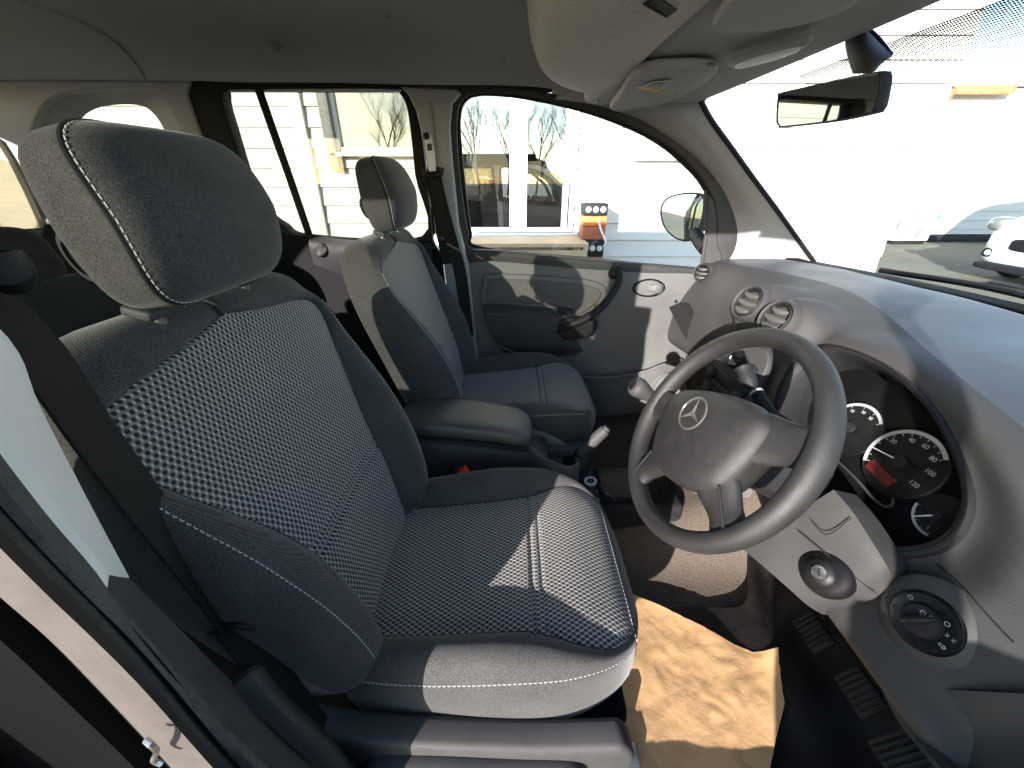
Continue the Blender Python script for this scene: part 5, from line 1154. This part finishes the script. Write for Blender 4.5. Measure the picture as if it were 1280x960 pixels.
# inner floor-side trim of the near pillar foot
sheet('pillar_foot', [[P(285, 862, y=-.66), P(320, 838, y=-.64), P(340, 845, y=-.60)], [P(345, 915, y=-.665), P(352, 880, y=-.65), P(372, 885, y=-.62)], [P(410, 975, y=-.665), P(420, 945, y=-.65), P(445, 955, y=-.62)], [P(500, 1060, y=-.665), P(500, 1040, y=-.65), P(520, 1040, y=-.62)]], (-.01, .01, -.01), 'midplastic', npl, 4, 5)
belt = thing('seat_belt', 'dark seat belt running down the left of the near seat through a loop', 'seat belt', (-.3, -.6, .6), 'seat belts')
mb = MB(); cpts = [P(-60, 330, y=-.60), P(20, 412, y=-.60), P(64, 462, y=-.60), P(120, 545, y=-.60), P(190, 640, y=-.597), P(245, 712, y=-.593), P(292, 778, y=-.59)]
strap(mb, cr(cpts, 5), .047, (-.30, .95, 0)); mb.build('webbing', 'belt', belt)
mb = MB(); cpts = [P(288, 772, y=-.592), P(325, 820, y=-.605), P(372, 885, y=-.615), P(420, 945, y=-.62), P(470, 1010, y=-.62)]
strap(mb, cr(cpts, 5), .047, (-.1, 1, 0)); mb.build('webbing', 'belt', belt)
mb = MB(); mb.tube(cr([P(262, 790, y=-.60), P(285, 783, y=-.605), P(316, 784, y=-.60), P(336, 790, y=-.58), P(352, 812, y=-.57)], 5), .0035, 8); mb.build('belt_loop', 'black', belt)
mb = MB(); mb.tube([P(-8, 318, y=-.62), P(4, 334, y=-.62), P(12, 346, y=-.61)], [.012, .013, .012], 12); mb.build('belt_guide', 'black', belt)
# ------------------------------------------------------------------ rear bench
bench = thing('rear_bench', 'dark rear bench with rounded headrests half hidden behind the near seat', 'rear seat', (-1.1, 0, .45))
mb = MB()
def rbox(mb, c, h, p=4, n=28, m=18, R=None):
    rows = []
    for i in range(m+1):
        t = -math.pi/2+math.pi*(i+.01)/(m+.02); r = []
        for k in range(n):
            a = 2*math.pi*k/n; x, y, z = math.cos(a)*math.cos(t), math.sin(a)*math.cos(t), math.sin(t)
            s = (abs(x)**p+abs(y)**p+abs(z)**p)**(-1/p); v = Vector((x*s*h[0], y*s*h[1], z*s*h[2])); 
            if R: v = R @ v
            r.append(Vector(c)+v)
        rows.append(r)
    mb.grid(rows, closed=True, capa=True, capb=True)
RB = Matrix.Rotation(math.radians(-16), 3, 'Y')
for y, hw in ((-.35, .29), (.30, .36)):
    mb = MB(); rbox(mb, (-1.12, y, .93), (.075, hw, .27), 6, 64, 40, RB); mb.build('backrest', 'fabrear', bench, angle=80)
    for k in range(5):
        pass
mb = MB(); rbox(mb, (-.93, 0, .68), (.25, .64, .085), 6, 64, 40); mb.build('seat_cushion', 'fabrear', bench, angle=80)
for y in (-.42, .06, .44):
    mb = MB(); rbox(mb, (-1.20, y, 1.245), (.045, .125, .075), 3.4, 48, 30, RB); h_ = mb.build('headrest', 'fabrear', bench, angle=80)
    for s in (-1, 1):
        mb = MB(); mb.tube([Vector((-1.19, y+s*.05, 1.20)), Vector((-1.165, y+s*.05, 1.10))], .006, 10); mb.build('headrest_post', 'metal', bench)
# ------------------------------------------------------------------ outside
gm, nt, b = newmat('yard_ground'); b.inputs['Roughness'].default_value = .95
tc = nd(nt, 'ShaderNodeTexCoord'); n1 = nd(nt, 'ShaderNodeTexNoise'); n1.inputs['Scale'].default_value = .5; n1.inputs['Detail'].default_value = 12; n1.inputs['Roughness'].default_value = .7; nt.links.new(tc.outputs['Object'], n1.inputs['Vector'])
rp = nd(nt, 'ShaderNodeValToRGB'); rp.color_ramp.elements[0].position = .3; rp.color_ramp.elements[0].color = (.115, .105, .075, 1); rp.color_ramp.elements[1].position = .7; rp.color_ramp.elements[1].color = (.20, .18, .13, 1)
nt.links.new(n1.outputs['Fac'], rp.inputs[0]); nt.links.new(rp.outputs[0], b.inputs['Base Color'])
n2 = nd(nt, 'ShaderNodeTexNoise'); n2.inputs['Scale'].default_value = 30; n2.inputs['Detail'].default_value = 5; nt.links.new(tc.outputs['Object'], n2.inputs['Vector'])
bp_ = nd(nt, 'ShaderNodeBump'); bp_.inputs['Strength'].default_value = .6; bp_.inputs['Distance'].default_value = .02; nt.links.new(n2.outputs['Fac'], bp_.inputs['Height']); nt.links.new(bp_.outputs[0], b.inputs['Normal']); M['yard'] = gm
mb = MB(); N_ = 40
rows = [[Vector((math.copysign(abs(i/N_)**3*1500, i), math.copysign(abs(j/N_)**3*1500, j), .03*mnoise(Vector((i*.4, j*.4, 0)))*min(1, (abs(i)+abs(j))/12) if abs(i)+abs(j) > 14 else 0)) for i in range(-N_, N_+1)] for j in range(-N_, N_+1)]
mb.grid(rows); g = mb.build('ground', 'yard'); struct(g)
M['siding'] = mat('white_boarding', (.62, .615, .585), .55, var=.04, vscale=3, bump=.15, bscale=60, stretch=(.3, 1, 3))
M['upvc'] = mat('white_frame', (.85, .85, .84), .4)
M['room'] = mat('room_inside', (.22, .21, .19), .9, var=.15, vscale=3)
M['windowglass'] = glass('window_pane', (.75, .80, .78), extra=.30)
M['timber'] = mat('pale_timber', (.55, .40, .24), .7, var=.2, vscale=14, stretch=(.5, 4, 4))
M['greypost'] = mat('grey_downpipe', (.20, .20, .19), .7, var=.4, vscale=40)
YW = 3.70
house = thing('white_building', 'long white boarded building close beside the van with tall windows facing it', 'building', (0, YW, 0))
def siding(name, x0, x1, z0, z1, y, holes, par, pitch=.175, material='siding'):
    """overlapping boards as one wall mesh, split round rectangular openings"""
    mb = MB(); z = z0
    while z < z1-1e-6:
        zt = min(z+pitch, z1); cuts = [(x0, x1)]
        zs = sorted(set([z, zt]+[h for H in holes for h in (H[2], H[3]) if z < h < zt]))
        for a, b_ in zip(zs, zs[1:]):
            segs = [(x0, x1)]
            for H in holes:
                if H[2] < (a+b_)/2 < H[3]:
                    ns = []
                    for s in segs:
                        if H[1] <= s[0] or H[0] >= s[1]: ns.append(s)
                        else:
                            if s[0] < H[0]: ns.append((s[0], H[0]))
                            if s[1] > H[1]: ns.append((H[1], s[1]))
                    segs = ns
            ya = y-.022*(1-(a-z)/pitch); yb = y-.022*(1-(b_-z)/pitch); top_gap = abs(b_-zt) < 1e-6
            for s in segs:
                bb = b_-.004 if top_gap and b_-a > .03 else b_
                mb.add([(s[0], ya, a), (s[1], ya, a), (s[1], yb, bb), (s[0], yb, bb)], [(0, 1, 2, 3)])
                if bb < b_: mb.add([(s[0], yb, bb), (s[1], yb, bb), (s[1], yb+.02, bb), (s[0], yb+.02, bb), (s[1], yb+.02, b_), (s[0], yb+.02, b_)], [(0, 1, 2, 3), (3, 2, 4, 5)])
                if a == z: mb.add([(s[0], ya+.0, a-.010), (s[1], ya, a-.010), (s[1], ya+.03, a-.0101), (s[0], ya+.03, a-.0101)], [(0, 1, 2, 3)]) if False else mb.add([(s[0], ya, a), (s[1], ya, a), (s[1], y+.004, a), (s[0], y+.004, a)], [(3, 2, 1, 0)])
        z = zt
    return mb.build(name, material, par, smooth=False, recalc=False)
A1 = P(592, 200, y=YW).x-.35; A2 = P(637, 200, y=YW).x; B1 = P(659, 200, y=YW).x; B2 = P(706, 200, y=YW).x
zb = P(640, 290, y=YW).z; zt = 2.55
C1 = P(416, 150, y=YW).x; C2 = P(508, 150, y=YW).x+.35; cz = P(425, 191, y=YW).z
D1 = P(798, 190, y=YW).x; D2 = P(866, 190, y=YW).x; dz0 = P(820, 196, y=YW).z; dz1 = dz0+.9
holes = [(A1, B2+.12, zb, zt), (C1, C2, cz, 2.6), (D1, D2, dz0, dz1)]
XE = P(1098, 325, y=YW).x
siding('boarded_wall', -9, XE, .15, 4.2, YW, holes, house)
mb = MB(); mb.box(((XE-9)/2, YW+2.6, 4.30), ((XE+9)/2+.2, 2.9, .10), None, .02); mb.build('roof', 'upvc', house)
mb = MB(); mb.box((XE-.03, YW+2.6, 2.15), (.03, 2.6, 2.05), None, .005); mb.build('end_wall', 'siding', house)
mb = MB(); mb.box(((XE-9)/2, YW+.35, .08), ((XE+9)/2, .3, .08), None, .01); mb.build('plinth', 'greypost', house)
def win(x0, x1, z0, z1, name='window', mull=(), t=.045):
    mb = MB()
    for (a, b_, c, d) in ((x0, x1, z0, z0+t), (x0, x1, z1-t, z1), (x0, x0+t, z0+t, z1-t), (x1-t, x1, z0+t, z1-t)): mb.box(((a+b_)/2, YW, (c+d)/2), ((b_-a)/2, .045, (d-c)/2), None, .004)
    for m0, m1 in mull: mb.box(((m0+m1)/2, YW-.004, (z0+z1)/2), ((m1-m0)/2, .048, (z1-z0)/2-t), None, .004)
    f = mb.build('window', 'upvc', house)
    mb = MB(); mb.box(((x0+x1)/2, YW+.012, (z0+z1)/2), ((x1-x0)/2-.01, .004, (z1-z0)/2-.01)); mb.build('pane', 'windowglass', f, smooth=False)
    mb = MB(); mb.box(((x0+x1)/2, YW-.05, z0-.02), ((x1-x0)/2+.05, .06, .015), None, .004); mb.build('sill', 'upvc', f)
    return f
win(A1, B2+.12, zb, zt, mull=[(A2, B1), (B2, B2+.05)]); win(C1, C2, cz, 2.6); win(D1, D2, dz0, dz1, mull=[((D1+D2)/2-.02, (D1+D2)/2+.02)])
# room behind the tall windows
mb = MB(); bx = (A1-1.5, B2+1.5, YW+.25, YW+3.2, .3, 2.9)
V_ = [(bx[0], bx[2], bx[4]), (bx[1], bx[2], bx[4]), (bx[1], bx[3], bx[4]), (bx[0], bx[3], bx[4]), (bx[0], bx[2], bx[5]), (bx[1], bx[2], bx[5]), (bx[1], bx[3], bx[5]), (bx[0], bx[3], bx[5])]
mb.add(V_, [(0, 1, 2, 3), (4, 7, 6, 5), (3, 2, 6, 7), (0, 3, 7, 4), (1, 5, 6, 2)]); mb.build('room', 'room', house, smooth=False, recalc=False)
for (a, b_, c, d) in ((C1-.3, C2+.3, cz-.3, 2.9), (D1-.3, D2+.3, dz0-.3, 2.9)):
    mb = MB(); mb.box(((a+b_)/2, YW+1.2, (c+d)/2), ((b_-a)/2, .9, (d-c)/2)); mb.build('room', 'room', house, smooth=False)
# corner board and downpipe seen through the rear pane
xb = P(396, 200, y=YW-.05).x
mb = MB(); mb.box((xb-.10, YW-.035, 1.6), (.055, .02, 1.45), None, .004); mb.build('cover_board', 'siding', house)
mb = MB(); mb.box((P(411, 160, y=YW-.06).x, YW-.06, 2.3), (.05, .05, .78), None, .01); mb.build('downpipe', 'greypost', house)
# desk with screen in the room
dk = thing('office_desk', 'pale desk carrying a dark screen behind the tall window of the white building', 'desk', (A2-.45, YW+.6, .9))
dx = P(606, 222, y=YW+.6); 
mb = MB(); mb.box((dx.x, YW+.75, dx.z), (.40, .30, .018), None, .004); mb.build('desk_top', 'upvc', dk)
for s in (-1, 1):
    mb = MB(); mb.box((dx.x+s*.37, YW+.75, dx.z-.35), (.015, .26, .33), None, .003); mb.build('leg', 'upvc', dk)
sc_ = thing('computer_screen', 'dark screen standing on the desk behind the tall window', 'screen', (dx.x, YW+.7, dx.z+.02))
sp_ = P(599, 203, y=YW+.65); mb = MB(); mb.box((sp_.x, YW+.65, sp_.z+.05), (.20, .015, .15), None, .004); mb.build('screen_panel', 'dialface', sc_)
mb = MB(); mb.box((sp_.x, YW+.66, dx.z+.05), (.03, .01, .06), None, .003); mb.box((sp_.x, YW+.66, dx.z+.024), (.09, .07, .005), None, .002); mb.build('stand', 'black', sc_)
ch = thing('office_chair', 'office chair with star base behind the tall window', 'chair', (dx.x+.35, YW+1.0, .4))
cb = P(610, 268, y=YW+.5)
mb = MB(); rbox(mb, (cb.x+.2, YW+.55, cb.z+.42), (.20, .20, .04), 4); mb.build('seat', 'dkplastic', ch); mb = MB(); rbox(mb, (cb.x+.2, YW+.75, cb.z+.75), (.19, .03, .25), 4); mb.build('backrest', 'dkplastic', ch)
mb = MB(); mb.tube([(cb.x+.2, YW+.55, cb.z+.02), (cb.x+.2, YW+.55, cb.z+.40)], .025, 10)
for k in range(5): a = 2*math.pi*k/5; mb.tube([(cb.x+.2, YW+.55, cb.z+.05), (cb.x+.2+.26*math.cos(a), YW+.55+.26*math.sin(a), cb.z+.0)], .018, 8)
mb.build('star_base', 'dkplastic', ch)
# timber planter box under the window
tb = thing('timber_box', 'low pale timber bench box under the tall window', 'timber bench', (.2, YW-.4, 0))
x0, x1 = P(586, 310, y=YW-.35).x, P(728, 310, y=YW-.35).x; ztp = P(660, 301, y=YW-.35).z
for k in range(4):
    mb = MB(); mb.box(((x0+x1)/2, YW-.62+k*.14, ztp), ((x1-x0)/2, .066, .018), None, .004); mb.build('board', 'timber', tb)
for s in (x0+.1, x1-.1):
    mb = MB(); mb.box((s, YW-.40, ztp/2-.01), (.04, .22, ztp/2-.012), None, .006); mb.build('leg', 'timber', tb)
mb = MB(); mb.box(((x0+x1)/2, YW-.63, ztp-.12), ((x1-x0)/2, .018, .07), None, .004); mb.build('front_rail', 'timber', tb)
# orange and black stacked unit
M['orange'] = mat('orange_plastic', (.75, .20, .045), .5, var=.12, vscale=20); M['dkorange'] = mat('brown_orange', (.36, .10, .04), .6, var=.15, vscale=20)
M['disc'] = mat('pale_disc', (.55, .55, .45), .4)
ou = thing('crate_stack', 'orange and black stacked crates with rows of three round discs, standing against the building', 'crates', (P(742, 320, y=YW-.35).x, YW-.35, 0))
yq = YW-.42; xa, xb_ = P(728, 290, y=yq).x, P(757, 290, y=yq).x; xm, hx = (xa+xb_)/2, (xb_-xa)/2
lv = [P(742, v, y=yq).z for v in (254, 270, 283, 300, 321)]
for (a, b_, mm, nm) in ((lv[1], lv[0], 'dkplastic', 'disc_block'), (lv[2], lv[1], 'orange', 'orange_block'), (lv[3], lv[2], 'dkorange', 'brown_block'), (lv[4], lv[3], 'dkplastic', 'disc_block'), (.02, lv[4], 'dkorange', 'base_block')):
    mb = MB(); mb.box((xm, yq+.12, (a+b_)/2), (hx, .12, abs(b_-a)/2-.002), None, .008); o_ = mb.build(nm, mm, ou)
    if nm == 'disc_block':
        for k in (-1, 0, 1):
            mb = MB(); mb.lathe([(0, .008), (.022, .008), (.028, .003), (.03, -.004)], (xm+k*hx*.62, yq-.002, (a+b_)/2), (0, -1, 0), 20); mb.build('disc', 'disc', o_)
mb = MB(); mb.tube(cr([(xm+hx*.2, yq-.01, lv[1]-.02), (xm+hx*.5, yq-.05, lv[2]-.03), (xm+hx*1.0, yq-.05, lv[3]-.01), (xm+hx*.9, yq-.03, lv[3]-.06)], 5), .010, 8); mb.build('white_hose', 'white', ou)
# second building, far right
Y2 = 10.2
b2 = thing('far_white_building', 'farther white boarded building beyond the windscreen with orange-brown roof edge', 'building', (12, Y2, 0))
xl = P(1100, 290, y=Y2).x-2
siding('boarded_wall', xl, 30, .1, 3.35, Y2, [], b2, pitch=.22)
mb = MB(); mb.box(((xl+30)/2, Y2+3, 3.45), ((30-xl)/2, 3.1, .06), None, .01); mb.build('roof', 'upvc', b2)
e0, e1 = P(1196, 107, y=Y2-.2), P(1268, 110, y=Y2-.2)
M['rooforange'] = mat('orange_brown_fascia', (.50, .20, .09), .7, var=.45, vscale=8, stretch=(1, 1, 3))
mb = MB(); mb.grid([[e0+Vector((0, 0, .0)), e1], [e0+Vector((.06, 0, -.14)), e1+Vector((0, 0, -.16))]]); 
mb = MB(); mb.box(((e0.x+e1.x)/2, Y2-.2, e0.z-.08), ((e1.x-e0.x)/2, .06, .085), None, .01); mb.build('fascia', 'rooforange', b2)
p1_, p2_ = P(1190, 112, y=Y2-.2), P(1162, 165, y=Y2-.2)
mb = MB(); mb.tube([p1_, p1_.lerp(p2_, .5), p2_], [.10, .065, .015], 8, flat=(.5, 1), up=(0, 1, 0)); mb.build('slanting_brace', 'rooforange', b2)
mb = MB(); mb.box(((xl+30)/2, Y2-.06, .10), ((30-xl)/2, .05, .10), None, .01); mb.build('plinth', 'dkplastic', b2)
# air conditioning unit
ac = thing('air_conditioner', 'white outdoor air conditioning unit with round fan grille at the foot of the farther building', 'air conditioner', (P(1138, 300, y=Y2-.6).x, Y2-.6, 0))
ax0, ax1 = P(1122, 285, y=Y2-.5).x, P(1166, 285, y=Y2-.5).x; az0, az1 = P(1140, 301, y=Y2-.5).z, P(1140, 264, y=Y2-.5).z
mb = MB(); mb.box(((ax0+ax1)/2, Y2-.35, (az0+az1)/2), ((ax1-ax0)/2, .16, (az1-az0)/2), None, .02); mb.build('casing', 'upvc', ac)
fcx = P(1137, 282, y=Y2-.52); fr_ = (az1-az0)*.40
for k in range(5):
    mb = MB(); mb.tube([fcx+Vector((math.cos(2*math.pi*i/40), 0, math.sin(2*math.pi*i/40)))*fr_*(1-.19*k) for i in range(40)], .014, 6, closed=True); mb.build('grille_ring', 'greypost', ac)
mb = MB(); mb.lathe([(0, .0), (fr_, 0), (fr_, .02)], fcx+Vector((0, .02, 0)), (0, 1, 0), 32); mb.build('fan_recess', 'vinyl', ac)
mb = MB(); c_ = P(1149, 291, y=Y2-.53); mb.lathe([(0, .01), (.11, .01), (.12, 0)], c_, (0, -1, 0), 24); mb.build('badge', 'greypost', ac)
mb = MB(); mb.box(((ax0+ax1)/2, Y2-.35, az0/2), ((ax1-ax0)/2*.9, .14, abs(az0)/2-.005), None, .01); mb.build('feet', 'dkplastic', ac)
tp = thing('blue_tap', 'small bright blue fitting on the white wall beside the fan unit', 'fitting', tuple(P(1167, 270, y=Y2-.1)))
c_ = P(1168, 271, y=Y2-.12); mb = MB(); mb.box(c_, (.10, .06, .05), None, .01); mb.build('fitting_body', mat('bright_blue', (.02, .45, .62), .4), tp)
mb = MB(); mb.tube([c_, P(1153, 274, y=Y2-.12)], .02, 8); mb.build('fitting_pipe', 'greypost', tp)
# white car at the right edge, its tall unseen rear added to cast shade
wv = thing('parked_car', 'white car whose nose comes in at the right edge, tall rear added for its shadow', 'van', (8.5, 6.2, 0))
M['whitepaint'] = mat('white_paint', (.80, .80, .80), .25, coat=.6)
nx = P(1216, 330, y=5.7).x
def sec(x, z0, z1, hw, yc=4.95, p=5): 
    return ringsec(x, yc, (z0+z1)/2, hw, (z1-z0)/2, p, 48)
S_ = [sec(nx-.02, .34, .62, .55), sec(nx+.05, .26, .78, .74), sec(nx+.22, .22, .92, .86), sec(nx+.5, .22, 1.02, .90), sec(nx+1.0, .22, 1.12, .91), sec(nx+1.25, .22, 1.30, .91), sec(nx+1.7, .22, 1.95, .90), sec(nx+2.1, .22, 2.30, .90), sec(nx+3.0, .22, 2.45, .90), sec(nx+4.9, .22, 2.45, .90), sec(nx+5.1, .3, 2.3, .85)]  # high rear sections added to throw shade on the farther wall
mb = MB(); cols = list(zip(*S_)); mb.grid([list(r) for r in zip(*[cr(c, 4) for c in cols])], closed=True, capa=True, capb=True); mb.build('body', 'whitepaint', wv, angle=50)
for s in (-1, 1):
    hc = P(1262, 272, y=5.33) if s < 0 else P(1262, 272, y=5.33)+Vector((0, 1.64, 0))
    hc = Vector((nx+.20, 4.95+s*.80, .84)); mb = MB(); rbox(mb, hc, (.16, .13, .10), 3); hl_ = mb.build('headlight', 'glassclear' if False else mat('lamp_lens', (.35, .36, .36), .1, metal=.6, coat=1), wv)
    mb = MB(); rbox(mb, Vector((nx+.06, 4.95+s*.62, .43)), (.08, .12, .075), 3); fl_ = mb.build('fog_lamp', 'black', wv)
    mb = MB(); rbox(mb, Vector((nx-.0, 4.95+s*.62, .43)), (.05, .05, .045), 2); mb.build('fog_bulb', 'trimpale', fl_)
    mb = MB(); rbox(mb, Vector((nx+1.35, 4.95+s*1.03, 1.30)), (.10, .12, .13), 3); mb.build('wing_mirror', 'whitepaint', wv)
    for xx in (.85, 3.9):
        mb = MB(); mb.lathe([(0, .11), (.20, .11), (.30, .10), (.33, .06), (.33, -.06), (.30, -.1)], (nx+xx, 4.95+s*.84, .33), (0, s, 0), 36); wl = mb.build('wheel', 'rubber', wv)
        mb = MB(); mb.lathe([(0, .13), (.10, .13), (.19, .115), (.19, .10)], (nx+xx, 4.95+s*.84, .33), (0, s, 0), 28); mb.build('rim', 'metal', wl)
mb = MB(); rbox(mb, Vector((nx+.02, 4.95, .58)), (.06, .40, .09), 5); mb.build('grille', 'black', wv)
mb = MB(); rbox(mb, Vector((nx+.12, 4.95, .24)), (.18, .78, .06), 5); mb.build('lower_bumper', 'dkplastic', wv)
# bare trees mirrored in the windows
M['bark'] = mat('bark', (.10, .08, .06), .9, var=.3, vscale=8)
def tree(x, y, h, seed, label):
    rnd = random.Random(seed); t = thing('bare_tree', label, 'tree', (x, y, 0), 'bare trees beyond the yard'); tr_, cr_ = MB(), MB()
    def br(mb, p, d, L, r, lvl):
        pts = [p]; q = p.copy(); dd = d.copy()
        for k in range(4):
            dd = (dd+Vector((rnd.uniform(-.18, .18), rnd.uniform(-.18, .18), rnd.uniform(-.03, .14)))).normalized(); q = q+dd*L/4; pts.append(q.copy())
        mb.tube(pts, [r*(1-.14*k) for k in range(5)], 6 if lvl < 2 else 3)
        if lvl < 5:
            for k in range(4 if lvl else 7):
                s = pts[rnd.choice((2, 3, 4) if lvl else (2, 3, 4, 4, 3))]; nd_ = (dd+Vector((rnd.uniform(-1, 1), rnd.uniform(-1, 1), rnd.uniform(-.1, .7)))*.8).normalized()
                br(cr_, s, nd_, L*rnd.uniform(.5, .72), r*.45, lvl+1)
    br(tr_, Vector((x, y, 0)), Vector((0, 0, 1)), h*.5, h*.020, 0)
    tr_.build('trunk', 'bark', t); cr_.build('crown', 'bark', t, smooth=False)
    return t
tree(-3, -34, 9, 1, 'tall bare tree reflected in the left windows')
tree(2.5, -38, 8, 2, 'bare tree reflected in the window by the white mullion')
tree(7, -36, 9, 3, 'spreading bare tree reflected in the right-hand pane')
tree(12, -44, 9, 5, 'bare tree mirrored near the building corner')
tree(-.5, -50, 10, 6, 'slim bare tree reflected behind the taller ones')
tree(-12, -37, 10, 4, 'bare tree reflected in the rearmost window')
# ------------------------------------------------------------------ camera and light
cam = bpy.data.cameras.new('camera'); co = bpy.data.objects.new('camera', cam); COL.objects.link(co)
cam.sensor_fit = 'HORIZONTAL'; cam.sensor_width = 36; cam.lens = F/1280*36; cam.clip_start = .01; cam.clip_end = 3000
co.location = CAM; co.rotation_euler = (math.pi/2-TILT, 0, 0)
sc.camera = co
SUN = Vector((-.49, -.87, 0.268)).normalized()
w = bpy.data.worlds.new('World'); sc.world = w; w.use_nodes = True; nt = w.node_tree
sky = nt.nodes.new('ShaderNodeTexSky'); sky.sky_type = 'NISHITA'; sky.sun_disc = False
sky.sun_elevation = math.asin(SUN.z); sky.sun_rotation = math.atan2(SUN.x, SUN.y); sky.air_density = 1.0; sky.dust_density = .35
bg = nt.nodes['Background']; bg.inputs[1].default_value = .15; nt.links.new(sky.outputs[0], bg.inputs[0])
l = bpy.data.lights.new('sun', 'SUN'); l.energy = 3.9; l.angle = math.radians(.5); l.color = (1, .93, .86)
lo = bpy.data.objects.new('sun', l); COL.objects.link(lo); lo.rotation_euler = SUN.to_track_quat('Z', 'Y').to_euler()
sc.view_settings.view_transform = 'Standard'; sc.view_settings.look = 'None'; sc.view_settings.exposure = 2.05; sc.view_settings.gamma = 1
try: sc.cycles.use_denoising = True; sc.cycles.max_bounces = 10; sc.cycles.transparent_max_bounces = 16; sc.cycles.sample_clamp_indirect = 6
except Exception: pass
